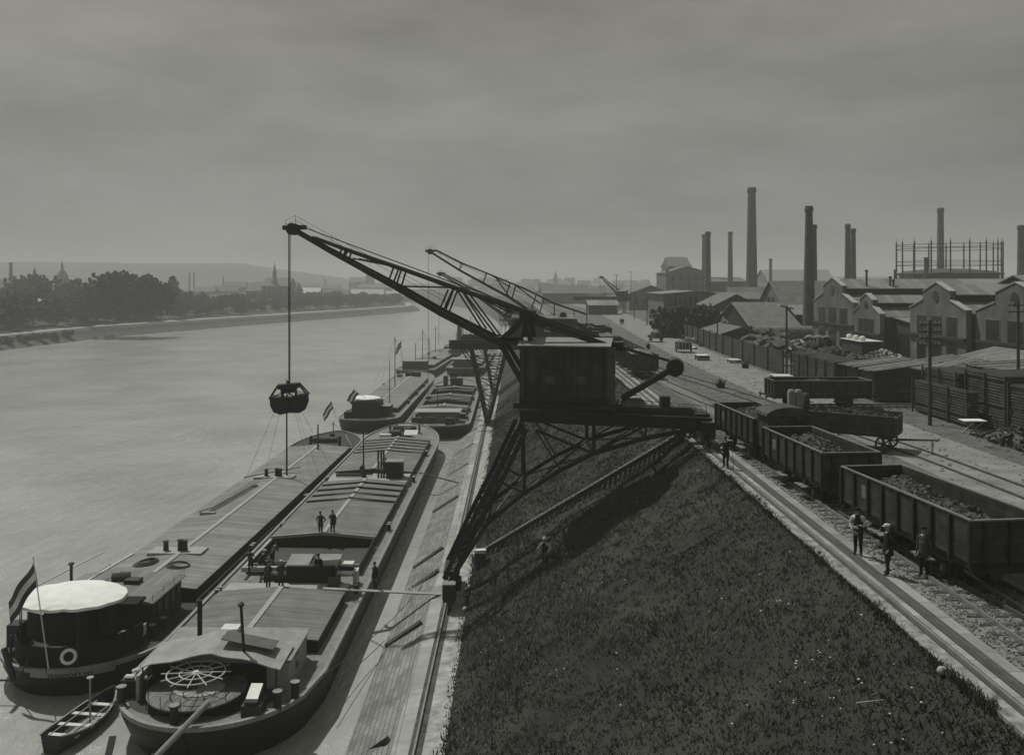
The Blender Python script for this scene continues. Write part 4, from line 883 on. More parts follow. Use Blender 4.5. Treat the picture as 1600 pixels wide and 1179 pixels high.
def wheelset(T, y, z=.48, r=.48, w=.72):
    for sg in (-1, 1):
        m = MB(); m.tube((sg*w, y, z), (sg*(w+.12), y, z), r, n=20); m.tube((sg*(w-.05), y, z), (sg*w, y, z), r+.04, n=20); h = m.build('wheel', STEEL, T)
        m = MB(); m.box((sg*(w+.3), y, z), (.24, .3, .3)); m.bar((sg*(w+.32), y-.5, z+.32), (sg*(w+.32), y+.5, z+.32), .1, .1); m.build('axle_box', STEEL2, T)
def wagon(loc, rz, Lw, label, wdt=2.72, h=1.42, fl=1.2, rim=True, cabin=None, lettering_=True, hh=True):
    T = thing('goods_wagon', label, 'goods wagon', loc, rz, 'open goods wagons in the yard')
    WB = M('wagon_board', .035, .75, .75, 1.6, kind='b', axes='hz', pitch=.2, length=9, gap=.015)
    x, y = wdt/2, Lw/2
    for nm, bx_ in (('side_wall', (-x, -x+.07, -y, y)), ('side_wall', (x-.07, x, -y, y)), ('end_wall', (-x+.07, x-.07, -y, -y+.07)), ('end_wall', (-x+.07, x-.07, y-.07, y))):
        m = MB(); m.b2(*bx_, fl, fl+h); m.build(nm, WB, T)
    m = MB(); m.b2(-x+.05, x-.05, -y+.05, y-.05, fl-.06, fl+.04); m.b2(-x+.2, -x+.34, -y, y, fl-.32, fl-.06); m.b2(x-.34, x-.2, -y, y, fl-.32, fl-.06); m.b2(-x, x, -y-.02, -y+.14, fl-.34, fl-.02); m.b2(-x, x, y-.14, y+.02, fl-.34, fl-.02); m.build('underframe', STEEL, T)
    n = int(Lw/1.0)
    m = MB()
    for sg in (-1, 1):
        for i in range(n+1): m = MB(); yy = -y+.05+(Lw-.1)*i/n; m.box((sg*(x+.05), yy, fl+h/2-.08), (.1, .13, h+.1)); m.build('stanchion', STEEL, T)
        for i in range(3): m = MB(); m.box((-x+wdt*(i+.5)/3, sg*(y+.05), fl+h/2-.05), (.12, .09, h+.05)); m.build('stanchion', STEEL, T)
    m = MB()
    for a, b_ in (((-x, -y), (x, -y)), ((x, -y), (x, y)), ((x, y), (-x, y)), ((-x, y), (-x, -y))): m.bar((*a, fl+h+.02), (*b_, fl+h+.02), .1, .05)
    m.build('rim', M('worn_rim', .17, .5, .3, 2), T)
    wheelset(T, -y*.55); wheelset(T, y*.55)
    for sg in (-1, 1):
        for xx in (-.88, .88):
            m = MB(); m.tube((xx, sg*(y), 1.03), (xx, sg*(y+.5), 1.03), .07, n=8); m.tube((xx, sg*(y+.5), 1.03), (xx, sg*(y+.56), 1.03), .2, n=14); m.build('buffer', STEEL, T)
        m = MB(); m.box((-x+.05, sg*y*.35, .62), (.4, 1.1, .05)); m.bar((-x+.1, sg*y*.35, .63), (-x+.25, sg*y*.35, 1.1), .04); m.build('footboard', WOOD, T)
    if lettering_:
        m = MB(); m.box((-x-.012, y*.55, fl+h*.55), (.02, .55, .5)); m.build('label_board', M('chalk_board', .13, .8, .6, 3), T)
    if cabin:
        cy = cabin; m = MB(); m.b2(-1.2, 1.2, cy-.85, cy+.85, fl, 3.05); k_ = m.build('brake_cabin', WB, T)
        m = MB(); pr = [(1.35*math.cos(a), 3.05+.48*math.sin(a)) for a in [math.pi*i/10 for i in range(11)]]; m.prism(pr, cy-.95, cy+.95, 'y'); m.build('cabin_roof', STEEL2, k_, smooth=False)
    return T
def load(loc, rz, Lw, wd, z0, hp, label, mat, seed, peaks=((0, 0, 1),)):
    random.seed(seed); m = MB(); nx_, ny_ = 26, int(26*Lw/wd); vs = []
    for j in range(ny_+1):
        for i in range(nx_+1):
            u, v = i/nx_*2-1, j/ny_*2-1; x, y = u*wd/2, v*Lw/2; hgt = 0
            for (pu, pv, ph) in peaks: hgt = max(hgt, ph*max(0, 1-math.hypot((u-pu)*.75, (v-pv)*Lw/wd*.5)))
            hgt = hp*hgt*.9+.16*noise.noise(Vector((x*2.2, y*2.2, seed)))+.12*noise.noise(Vector((x*6, y*6, seed)))+random.uniform(-.03, .03)
            vs.append((x, y, hgt))
    n = nx_+1; m.add(vs, [(j*n+i, j*n+i+1, (j+1)*n+i+1, (j+1)*n+i) for j in range(ny_) for i in range(nx_)])
    for q in range(900):
        x, y = random.uniform(-wd/2, wd/2)*.9, random.uniform(-Lw/2, Lw/2)*.95; i, j = int((x/wd+.5)*nx_), int((y/Lw+.5)*ny_); h_ = vs[j*n+i][2]; s_ = random.choice((.04, .06, .08, .14))*random.uniform(.7, 1.3)
        m.box((x, y, h_+s_*.2), (s_, s_*random.uniform(.6, 1.3), s_*.7), random.uniform(0, 3), random.uniform(0, 3), random.uniform(0, 3))
    o = m.build('slag_load', mat); o.location = (loc[0], loc[1], z0); o.rotation_euler = (0, 0, rz); tag(o, label, 'slag', kind='stuff'); return o
wl = [((16.24, 34.0, 0), R(6.6), 8.76, 'nearest open goods wagon, a heap of slag at its far half, by the standing men', None),
      ((15.68, 44.95, 0), R(4.7), 7.4, 'second open goods wagon with slag heaped in its middle', None),
      ((15.42, 55.0, 0), R(4.5), 7.0, 'third open goods wagon with an arched brake cabin at its near end', -4.4)]
for i, (l_, rz, Lw, lab, cab_) in enumerate(wl): wagon(l_, rz, Lw, lab, cabin=cab_)
load((16.2, 34.0), R(6.6), 8.5, 2.5, 1.75, .95, 'grey slag in the nearest wagon', COALG, 3, ((.1, .5, 1), (.1, -.25, .75)))
load((15.65, 45), R(4.7), 7.2, 2.5, 2.0, .85, 'grey slag in the second wagon', COALG, 5, ((-.1, .1, 1),))
load((15.4, 55), R(4.5), 6.8, 2.5, 2.15, .7, 'grey slag in the third wagon', COALG, 8, ((0, 0, 1),))
lab2 = ['wagon just beyond the crane house with pale sheeted load', 'wagon behind the sheeted one, coal heaped above its sides', 'third wagon of the row beyond the crane house', 'fourth wagon of the row beyond the crane house', 'fifth wagon of the far row, tall dark sides', 'sixth wagon of the far row, pale topped', 'last hazy wagon of the far row']
for i, yy in enumerate((100.5, 111, 121, 131.5, 142, 152.5, 163)):
    wagon((15.15, yy, 0), 0, 8.2, lab2[i], h=1.5 if i != 4 else 2.2, lettering_=False)
    if i in (0, 1, 3, 5): load((15.15, yy), 0, 7.9, 2.5, 2.5, .5, 'load heaped in wagon %s of the far row' % ('one', 'two', '', 'four', '', 'six')[i], PALE if i in (0, 5) and False else M('pale_load', .3, .9, .5, 2) if i in (0, 3, 5) else COALG, 20+i)
wagon((26.2, 75, 0), R(90), 8.0, 'dark goods wagon standing crosswise on the level cross track', h=1.15, lettering_=False)
load((26.2, 75), R(90), 7.6, 2.4, 1.9, .5, 'dark coal in the crosswise wagon', COAL, 33)
# four wheeled cart with a draw pole
T = thing('hay_cart', 'four wheeled board cart behind the wagons with its draw pole propped up', 'cart', (22.3, 57.0, 0), R(56))
m = MB(); m.b2(-1.1, 1.1, -2.6, 2.6, 1.0, 1.1); m.b2(-.3, .3, -2.4, 2.4, .8, 1.0); m.build('floor', DWOOD, T)
CB = M('cart_board', .06, .85, .4, 1.5, kind='b', axes='hz', pitch=.2, length=3)
for sg in (-1, 1):
    m = MB(); m.box((sg*1.26, 0, 1.68), (.06, 5.2, 1.2), ry=R(sg*12)); m.build('side_board', CB, T)
    m = MB(); m.box((0, sg*2.6, 1.62), (2.3, .06, 1.1)); m.build('end_board', CB, T)
    for y, r_ in ((-1.9, .5), (1.8, .62)):
        m = MB(); m.ring((sg*1.05, y, r_), r_-.06, .06, 22, 6, Matrix.Rotation(R(90), 3, 'Y')); m.tube((sg*.95, y, r_), (sg*1.2, y, r_), .12, n=10)
        for q in range(10): a = 2*math.pi*q/10; m.bar((sg*1.05, y, r_), (sg*1.05, y+(r_-.06)*math.cos(a), r_+(r_-.06)*math.sin(a)), .05)
        m.build('wheel', DWOOD, T)
m = MB(); m.tube((0, -2.4, .7), (0, -4.9, .9), .08, .05, n=8); m.bar((-.5, -4.8, .9), (.5, -4.8, .9), .07); m.build('draw_pole', DWOOD, T)
m = MB(); m.bar((0, -4.5, 0), (0, -4.5, .88), .09); m.build('pole_prop', RIDGE, T)
load((22.3, 57.0), R(56), 4.9, 2.1, 1.95, .5, 'dark straw and coal heaped in the cart', M('straw_coal', .05, .9, .6, 3, bump=.8), 41)
# pair of pale upright sacks behind the brake cabin
for q, x in enumerate((1236.5, 1247.5)):
    p = Q(x, 640, 60); m = MB(); m.box((0, 0, 1.6), (.44, .5, 3.2)); m.box((0, 0, 3.22), (.36, .42, .14)); m.box((-.01, -.01, .9), (.48, .54, .12)); o = m.build('pale_post', M('pale_stone', .22, .85, .3, 2), bevel=.07); o.location = (p.x, 60, 0); tag(o, ['left pale squared post behind the brake cabin', 'right pale squared post behind the brake cabin'][q], 'post', 'pale posts behind the wagons')
m = MB(); m.lathe([(.1, 0), (.3, .05), (.34, 1.5), (.3, 2.9), (.1, 3.0)], (0, 0, 0), 12); o = m.build('dark_post', DWOOD, smooth=True); o.location = Q(1258, 640, 60.5)*1; o.location.z = 0; tag(o, 'dark round post right of the two pale posts', 'post')
# boxes and trolleys on the road
def trolley(x, y, w_, l_, h_, label, top=PALE, rz=0):
    p = G(x, y, 0); T = thing('low_trolley', label, 'trolley', p, rz); m = MB(); m.b2(-w_/2, w_/2, -l_/2, l_/2, .25, h_); m.build('bed', DWOOD, T, bevel=.02)
    m = MB(); m.b2(-w_/2-.05, w_/2+.05, -l_/2-.05, l_/2+.05, h_+.003, h_+.07); m.build('top_board', top, T)
    for sg in (-1, 1):
        for yy in (-l_*.32, l_*.32): m = MB(); m.tube((sg*(w_/2-.1), yy, .22), (sg*(w_/2+.02), yy, .22), .22, n=12); m.build('wheel', STEEL2, T)
    return T
trolley(1097, 562, 1.5, 2.4, .62, 'white topped low trolley alone on the dusty road')
trolley(1147, 566, 1.4, 2.0, .35, 'flat white topped trolley right of the lone one')
trolley(1082, 545, 1.1, 1.6, .25, 'small pale board beside the box cart')
trolley(1221, 594, 1.9, 2.0, .5, 'pale topped trolley just behind the crosswise wagon')
p = G(1068, 550, 0); T = thing('box_cart', 'dark box cart with slatted sides standing on the road', 'cart', p)
m = MB(); m.b2(-1.0, 1.0, -1.4, 1.4, .5, 1.5); m.build('box', DWOOD, T); m = MB(); [m.b2(x, x+.1, -1.45, -1.4, .5, 1.9) for x in (-1, -.5, 0, .5, .9)]; m.bar((-1.1, -1.42, 1.85), (1.1, -1.42, 1.85), .08); m.build('slat', RIDGE, T)
for sg in (-1, 1): m = MB(); m.tube((sg*1.05, 0, .55), (sg*1.15, 0, .55), .55, n=16); m.build('wheel', DWOOD, T)
p = G(1025, 534, 0); T = thing('loaded_cart', 'heaped dark handcart far up the road', 'cart', p, R(15))
m = MB(); m.b2(-.9, .9, -1.5, 1.5, .7, 1.2); m.build('bed', DWOOD, T); m = MB(); m.lathe([(1.0, 0), (.9, .5), (.4, .95), (.05, 1.05)], (0, 0, 1.2), 9, sx=.9, sy=1.4); m.build('heap', COAL, T)
for sg in (-1, 1): m = MB(); m.tube((sg*.95, 0, .6), (sg*1.05, 0, .6), .6, n=16); m.build('wheel', DWOOD, T)
# table at the right with white top
T = thing('white_topped_table', 'rough table with a white top at the foot of the big timber stack', 'table', (32.3, 61.8, 0))
m = MB(); m.box((0, 0, .95), (1.5, 1.0, .06)); m.build('top', WHITE, T)
m = MB(); m.bar((-.55, -.4, 0), (.55, -.4, .93), .07); m.bar((.55, -.4, 0), (-.55, -.4, .93), .07); m.bar((-.55, .4, 0), (.55, .4, .93), .07); m.bar((.55, .4, 0), (-.55, .4, .93), .07); m.build('trestle', RIDGE, T)
# tool shed box near it

# poles
def pole(x, ytop, ybot, label, r=.12, arms=0, lamp=False, Y=None):
    p = G(x, ybot, 0) if Y is None else Vector(((x-VX)/F*Y, Y, 0)); h = CH-(ytop-HY)/F*p.y
    T = thing('utility_pole', label, 'pole', p, 0, 'poles along the yard'); m = MB(); m.tube((0, 0, 0), (0, 0, h), r, r*.7, n=8); m.build('shaft', BARK, T)
    for q in range(arms):
        z = h-.35-.5*q; m = MB(); m.bar((-.8, 0, z), (.8, 0, z), .09); a = m.build('cross_arm', BARK, T)
        for xx in (-.7, -.4, .4, .7): m = MB(); m.lathe([(.03, 0), (.03, .1), (.075, .12), (.06, .24), (.02, .26)], (xx, -.02, z), 8); m.build('insulator', ROOFM, a)
    if lamp: m = MB(); m.prism([(-.9, 0), (.6, -.35), (.7, -.25), (-.8, .15)], -.5, .5, 'y'); m.v = [(a, b_, c+h) for a, b_, c in m.v]; m.build('lamp_hood', ROOFM, T)
    return T
pole(1453, 500, 664, 'stout telegraph pole with four cross arms before the big timber stack', .15, 4)
pole(1229, 478, 592, 'pole carrying a sloping pale hood by the plank fence', .14, 0, True)
pole(1591, 470, 640, 'tall pole at the right edge behind the timber stacks', .14, 2, Y=70)
for x, yt, Y_, lab in ((991, 455, 250, 'left pole of the hazy pair beyond the wagons'), (1011, 462, 215, 'right pole of the hazy pair beyond the wagons'), (1121, 482, 140, 'thin pole by the scrap heap behind the fence'), (963, 428, 300, 'thin hazy pole beside the far crane jib'), (986, 424, 320, 'tallest hazy mast beyond the far crane')):
    pole(x, yt, 0, lab, .13, 1, Y=Y_)
# plank fence with posts
def fence(pts, h, label, mat=FENCE):
    T = thing('plank_fence', label, 'fence', (*pts[0], 0)); o = Vector((*pts[0], 0))
    for a, b_ in zip(pts, pts[1:]):
        a, b_ = Vector((*a, 0))-o, Vector((*b_, 0))-o; m = MB(); up = Vector((0, 0, h/2)); m.bar(a+up, b_+up, .06, h); m.build('board_panel', mat, T)
        n = max(1, int((b_-a).length/5))
        for i in range(n): p = a.lerp(b_, i/n)+Vector((-.1, 0, 0)); m = MB(); m.bar(p, p+Vector((0, 0, h+.15)), .16); m.build('post', DWOOD, T)
fence([(31.2, 100), (31.3, 112), (31.8, 130), (32.5, 150), (33.5, 172)], 2.7, 'long dark board fence between road and works yard')
fence([(36, 178), (40, 215), (42, 260)], 2.4, 'hazy far stretch of board fence by the trees')
# timber stacks
def stack(x0, x1, y0, y1, h, label, roof=None, slope=.5, mat=STACK, over=.5):
    T = thing('timber_stack', label, 'timber stack', ((x0+x1)/2, (y0+y1)/2, 0), 0, 'stacked sawn timber along the road')
    a, b_ = (x1-x0)/2, (y1-y0)/2; rnd = random.Random(int(x0*10+y0))
    m = MB(); z = .25; m.b2(-a+.06, a-.06, -b_+.06, b_-.06, .1, h-.1); k_ = 0
    while z < h:
        j = rnd.uniform(-.05, .05); m.b2(-a+j, a+j, -b_+rnd.uniform(-.06, .06), b_+rnd.uniform(-.06, .06), z, z+.13); z += .2; k_ += 1
    m.build('planks', mat, T)
    n = max(2, int((y1-y0)/2.4)); 
    for i in range(n+1): m = MB(); yy = -b_+(2*b_)*i/n; m.bar((-a-.12, yy, 0), (-a-.12, yy, h+.1), .12); m.build('post', DWOOD, T)
    if roof:
        m = MB(); rise = slope; cnt = max(4, int((2*b_+2*over)/.34))
        for q in range(cnt):
            yy = -b_-over+(2*b_+2*over)*(q+.5)/cnt; dz = rnd.uniform(-.05, .05); xa, xb = -a-over+rnd.uniform(-.3, .2), a+over+rnd.uniform(-.2, .3)
            m.box(((xa+xb)/2, yy, h+.12+rise/2+dz), (math.hypot(xb-xa, rise), .3, .05), rz=rnd.uniform(-.02, .02), ry=-math.atan2(rise, xb-xa))
        m.build('plank_roof', PLANKR, T)
    return T
stack(31.8, 35, 86, 99, 2.7, 'long low stack right of the fence end, flat topped', None)
stack(32.4, 36.7, 78.2, 85, 2.6, 'stack behind the crosswise wagon under a buckled plank cover', True, .7)
stack(38.2, 43, 79, 87, 2.4, 'stack set back under a pale buckled plank cover', True, .9)
stack(44.5, 50.5, 81, 91, 2.2, 'far back stack under a wide plank cover', True, -.8)
stack(34.2, 37.6, 67.6, 73.0, 3.6, 'stack with pale edge boards just right of the cross track', None)
stack(34.5, 39.0, 61.5, 66.8, 3.9, 'stack behind the stout telegraph pole', None)
stack(33.2, 33.9, 64, 72.6, 2.6, 'thin low stack leaning before the pole, pale top plank', None)
stack(34.2, 39.4, 54.2, 60.6, 3.6, 'big stack behind the white topped table', None)
stack(39.6, 45, 67, 76.5, 3.4, 'tall stack set back right of the cross track', True, .3)
stack(34.0, 40, 46, 53.2, 4.0, 'nearest stack at the right edge under a plank roof', True, .9, over=.9)
stack(44.5, 51, 61, 67, 3.7, 'stack at the right edge between two plank roofs', True, .5)
# long lean-to shed roof behind the stacks
T = thing('timber_shed', 'long open timber shed with a ribbed pale board roof behind the stacks', 'shed', (48.5, 84, 0))
m = MB(); m.add([(-5.2, -12, 1.9), (4, -14.5, 3.6), (4, 12, 3.6), (-5.2, 9, 1.9)]+[(-5.2, -12, 1.8), (4, -14.5, 3.5), (4, 12, 3.5), (-5.2, 9, 1.8)], [(0, 1, 2, 3), (4, 7, 6, 5), (0, 4, 5, 1), (1, 5, 6, 2), (2, 6, 7, 3), (3, 7, 4, 0)]); m.build('roof', M('rib_roof', .17, .8, .3, .7, kind='b', axes='xy', pitch=.6, length=12, gap=.12), T)
for y in (-11, -5, 1, 8): m = MB(); m.bar((-4.8, y, 0), (-4.8, y, 1.95), .2); m.bar((3.6, y, 0), (3.6, y, 3.45), .2); m.build('post', DWOOD, T)
# scrap heaps, pipes, sacks in the works yard
def heap(x0, x1, y0, y1, h, label, mat, n=120, smin=.2, smax=.9, seed=1, cat='scrap heap', flat=.35, pale=.08):
    rnd = random.Random(seed); m = MB(); cx, cy = (x0+x1)/2, (y0+y1)/2
    m.lathe([(1, 0), (.8, h*.35), (.4, h*.6), (.05, h*.7)], (0, 0, 0), 14, sx=(x1-x0)/2, sy=(y1-y0)/2)
    for q in range(n):
        u, v = rnd.uniform(-1, 1), rnd.uniform(-1, 1); rr = max(0, 1-math.hypot(u, v)*.75); s_ = rnd.uniform(smin, smax); m.mi = 1 if rnd.random() < pale else 0
        m.box((u*(x1-x0)/2, v*(y1-y0)/2, h*rr*.85+rnd.uniform(0, .1)), (s_, s_*rnd.uniform(.3, 1), s_*flat), rnd.uniform(0, 3), rnd.uniform(-.6, .6), rnd.uniform(-.6, .6))
    o = m.build('yard_heap', [mat, RIDGE]); o.location = (cx, cy, 0); tag(o, label, cat, kind='stuff')
heap(35, 45, 128, 142, 3.6, 'pale scrap sheets heaped behind the fence', M('scrap_pale', .07, .8, .8, .9), 150, .6, 2.2, 2)
heap(38, 46, 116, 126, 2.6, 'grey scrap behind the fence', M('scrap_grey', .05, .85, .8, .9), 150, .4, 1.6, 3)
heap(46, 50, 103, 122, 2.2, 'heap of pale lumps by the great chimney', M('lump', .05, .7, .9, 2.5), 520, .12, .42, 4, flat=.8, pale=.35)
heap(35, 42, 98, 112, 1.6, 'dark clinker behind the fence', COAL, 140, .3, 1.0, 5)
heap(50, 54, 92, 104, 1.3, 'dark rubble before the halls', M('rubble', .06, .9, .7, 2), 160, .3, .9, 6)
heap(31.8, 33.6, 54.5, 60.5, 1.3, 'black rubbish heap right of the white topped table', COAL, 160, .15, .5, 9)
heap(32, 40, 145, 168, 2.0, 'dark brushwood by the far fence', COAL, 160, .4, 1.4, 7)
T = thing('boiler_tank', 'long grey boiler tank lying by the board shed', 'tank', (47.5, 152, 0)); m = MB(); m.tube((-5.2, 0, 1.7), (4.6, 0, 1.7), 1.3, n=20); m.build('shell', M('tank_grey', .14, .6, .3, 1), T, smooth=False)
for x in (-3.5, 3): m = MB(); m.b2(x-.3, x+.3, -1.2, 1.2, 0, .6); m.build('saddle', DWOOD, T)
for q, x in enumerate((1264, 1278, 1292)):
    p = G(x, 546, 0); T = thing('culvert_pipe', ['left', 'middle', 'right'][q]+' of three large round pipes lying beside the great chimney', 'pipe', p, R(-20), 'large pipes by the chimney')
    m = MB(); n = 18
    for a, b_ in ((0, 6),): 
        vs = [(r_*math.cos(2*math.pi*i/n), yy, 1+r_*math.sin(2*math.pi*i/n)) for yy, r_ in ((0, .85), (0, 1.0), (6, 1.0), (6, .85)) for i in range(n)]
        m.add(vs, [(k_*n+i, k_*n+(i+1) % n, ((k_+1) % 4)*n+(i+1) % n, ((k_+1) % 4)*n+i) for k_ in range(4) for i in range(n)])
    m.build('pipe_wall', M('tank_grey', .14), T)
T = thing('loading_platform', 'dark timber platform before the second hall carrying white bundles', 'platform', (48.2, 121, 0)); m = MB(); m.b2(-1.3, 1.3, -3.5, 3.5, 0, 2.6); m.build('body', DWOOD, T); m = MB(); m.b2(-1.5, 1.5, -3.7, 3.7, 2.6, 2.7); m.build('deck', PALE, T)
for q, yy in enumerate((2.4, 0, -2.2)):
    m = MB(); m.lathe([(.3, 0), (.42, .2), (.35, .5), (.1, .62)], (0, 0, 0), 10); o = m.build('white_sack', WHITE, smooth=True); o.location = (47.5, 121+yy, 2.7); tag(o, ['left', 'middle', 'right'][q]+' white sack on the dark loading platform', 'sack', 'white sacks on the platform')
# weeds on the yard
rnd = random.Random(9)
for q, (x, y) in enumerate(((1126, 606), (1165, 575))):
    m = MB(); 
    for i in range(60):
        a, b_ = rnd.uniform(0, 6.3), rnd.uniform(.2, 1); p = Vector((rnd.uniform(-.3, .3), rnd.uniform(-.3, .3), 0)); e_ = p+Vector((math.cos(a)*b_*.6, math.sin(a)*b_*.6, rnd.uniform(.4, 1.2))); s_ = Vector((.05, .03, 0)); m.add([p-s_, p+s_, e_], [(0, 1, 2)])
    o = m.build('weed_clump', LEAFD); o.location = G(x, y, 0); tag(o, ['spiky dark weed clump between the yard tracks', 'dark weed clump near the fence foot'][q], 'weed')
# gangplanks
def plank(a, b_, w_, label, mat=RIDGE):
    m = MB(); m.bar(a, b_, w_, .07); o = m.build('gangplank', mat); tag(o, label, 'gangplank')
plank(G(505, 919, -8.75), G(688, 929, -10.15)+Vector((0, 0, .05)), .38, 'long narrow gangplank from the near barge to the lower quay')
plank(G(655, 738, -9.4), G(716, 754, -10.3), .3, 'thin plank from the near barge mast to the paved slope', DWOOD)
plank(G(672, 650, -9.3), G(757, 657, -10.2), .25, 'thin pole from the fourth barge to the slope', DWOOD)
# timber steps down the embankment
T = thing('bank_steps', 'long timber stairway running diagonally up the grass embankment', 'stairs', (0, 0, 0))
def on_slope(x, y, up=0):
    kx, kz = (x-VX)/F, (y-HY)/F
    # plane through foot and crest
    Y = 60.0
    for _ in range(12):
        a = -2.35+bx(Y); b_ = 12.2+ux(Y); sl = -(LZ+.05)/(b_-a); Y = (CH-(LZ+.05)+sl*a)/(kz+sl*kx)
    X = kx*Y; return Vector((X, Y, CH-kz*Y+up))
sa, sb = on_slope(752, 868, .12), on_slope(1074, 678, .12); d = (sb-sa); n = 44; side = d.cross(Vector((0, 0, 1))).normalized()
for sg in (-1, 1): m = MB(); m.bar(sa+side*sg*1.02+Vector((0, 0, .15)), sb+side*sg*1.02+Vector((0, 0, .15)), .08, .26); m.build('stringer', DWOOD, T)
m = MB()
for i in range(n+1): p = sa.lerp(sb, i/n); q_ = m.bar(p-side*1.0+Vector((0, 0, .26)), p+side*1.0+Vector((0, 0, .26)), .2, .06)
m.build('tread_row', M('worn_tread', .085, .85, .9, 1.7), T)
m = MB(); m.box(on_slope(751, 884, .5), (.7, 1.3, 1.2)); o = m.build('wooden_bin', DWOOD, bevel=.02); tag(o, 'dark wooden bin at the foot of the stairway beside the crane foot', 'bin')
m = MB(); m.box(on_slope(751, 884, 1.15), (.75, .5, .06), rz=.2); o2 = m.build('bin_lid', PALE, o)

# litter over the yard: stones, splinters, clods
rnd = random.Random(17); m = MB()
for _ in range(5200):
    y = 24+120*rnd.random()**1.7; x = 17.5+rnd.random()*(16+.02*y); s_ = rnd.choice((.02, .03, .03, .04, .05, .09)); m.box((x, y, .01), (s_*2, s_*rnd.uniform(.6, 2), s_*.7), rnd.uniform(0, 3), rnd.uniform(-.5, .5), rnd.uniform(-.5, .5))
tag(m.build('yard_litter', M('litter', .12, .9, .9, .7)), 'stones, clods and splinters strewn over the yard', 'litter', kind='stuff')
for q, (x, y, r_, lab) in enumerate(((1150, 655, 0.0, 'x'),)): pass
# ================================================================= works, chimneys, town, trees
def chimney(x, ytop, Y, wt, wb, label, base_z=0, cap=True, mat=BRICKM, grp='brick chimneys over the works', yb=None):
    X = (x-VX)/F*Y; zt = CH-(ytop-HY)/F*Y; rt, rb = wt/2/F*Y, wb/2/F*Y
    T = thing('factory_chimney', label, 'chimney', (X, Y, base_z), 0, grp); h = zt-base_z
    m = MB(); m.lathe([(rb*1.02, 0), (rb, .3), (rt, h*.955)], (0, 0, 0), 24); m.build('shaft', mat, T)
    if cap: m = MB(); m.lathe([(rt*1.02, h*.955), (rt*1.22, h*.965), (rt*1.22, h*.982), (rt*1.1, h*.985), (rt*1.06, h)], (0, 0, 0), 24); m.build('crown', mat, T)
    return T
chimney(1174.5, 293, 335, 12, 19, 'tallest chimney of all, thick tapering brick stack')
chimney(1264, 322, 161, 11, 20, 'nearest great chimney rising in front of the gabled halls')
chimney(1271.5, 351, 196, 8.5, 12, 'slightly shorter chimney half hidden behind the nearest great one')
chimney(1106, 362, 300, 8, 10.5, 'dark slim chimney beside the hazy tall building')
chimney(1100.5, 366, 430, 7, 9, 'pale hazy chimney just left of the dark slim one')
chimney(1141, 362, 410, 6.5, 9, 'hazy chimney standing free left of the tallest')
chimney(1324.5, 350, 255, 7.5, 11, 'left chimney of the touching pair behind the first hall')
chimney(1333, 357, 262, 7.5, 10.5, 'right, shorter chimney of the touching pair')
chimney(1469.5, 325, 330, 9, 12.5, 'tall chimney rising inside the gasholder frame outline')
chimney(1595, 352, 262, 9, 13, 'tall chimney at the right edge of the picture')
chimney(1447, 402, 240, 6, 7, 'short dark stack in front of the gasholder', 3)
chimney(1398, 421, 235, 3, 3.4, 'short thin stack left of the gasholder', 5)
chimney(1204, 404, 480, 4.5, 5, 'thin hazy stack above the hazy shed')
chimney(1042.5, 421, 380, 4, 4.5, 'stubby stack left of the hazy tall building')
for x, yt, Y_, lab in ((17, 410, 600, 'chimney at the far left edge of the wood'), (296, 424, 900, 'left of two thin chimneys over the far wood'), (303, 425, 900, 'right of two thin chimneys over the far wood'), (265, 433, 800, 'small stack left of the poplar'), (349, 432, 950, 'lone thin chimney left of the domed tower'), (508, 436, 1000, 'thin chimney beyond the domed tower')):
    chimney(x, yt, Y_, 2.2 if x > 100 else 4.5, 2.6 if x > 100 else 6, lab, grp='far chimneys across the river')
def face_box(m, face, a0, a1, z0, z1, off, th=.06):
    ax, c = face
    if ax == 'x': m.b2(c-th+off, c+off, a0, a1, z0, z1)
    else: m.b2(a0, a1, c-th+off, c+off, z0, z1)
def building(name, label, cat, x0, x1, y0, y1, e, r, axis, wall, roof, wins=(), hip=0, over=.5, extra=None, wlab=None, base=0):
    """gabled building; axis is the ridge direction. wins: (face, a0, a1, z0, z1) with face 'w' (towards the river) or 's' (towards the camera)"""
    T = thing(name, label, cat, ((x0+x1)/2, (y0+y1)/2, base)); a, b_ = (x1-x0)/2, (y1-y0)/2; e -= base; r -= base
    m = MB()
    if axis == 'x': m.prism([(-b_, 0), (b_, 0), (b_, e), (0, r), (-b_, e)], -a, a, 'x')
    else: m.prism([(-a, 0), (a, 0), (a, e), (0, r), (-a, e)], -b_, b_, 'y')
    m.build('wall', wall, T)
    m = MB(); t_ = .14
    half, ln = (b_, a) if axis == 'x' else (a, b_)
    sl = (r-e)/half; hp = hip*ln
    for sg in (-1, 1):
        pts = [(sg*(half+over), -ln-over, e-sl*over+.05), (sg*(half+over), ln+over, e-sl*over+.05), (0, ln+over-hp, r+.05), (0, -ln-over+hp, r+.05)]
        P3 = [(v, u, w_) if axis == 'x' else (u, v, w_) for u, v, w_ in pts]
        m.add(P3+[(p[0], p[1], p[2]+t_) for p in P3], [(0, 1, 2, 3), (4, 7, 6, 5), (0, 4, 5, 1), (1, 5, 6, 2), (2, 6, 7, 3), (3, 7, 4, 0)])
    m.build('roof', roof, T)
    for (fc, w0, w1, z0, z1) in wins:
        m = MB(); q = ('x', -a) if fc == 'w' else ('y', -b_); off = (y0+y1)/2 if fc == 'w' else (x0+x1)/2
        face_box(m, q, w0-off-.1, w1-off+.1, z0-.1, z1+.1, -.02); w_ = m.build('window', WALLP if wall is not WALLP else WALLM, T)
        m = MB(); face_box(m, q, w0-off, w1-off, z0, z1, -.09); m.build('pane', GLASS, w_)
    return T
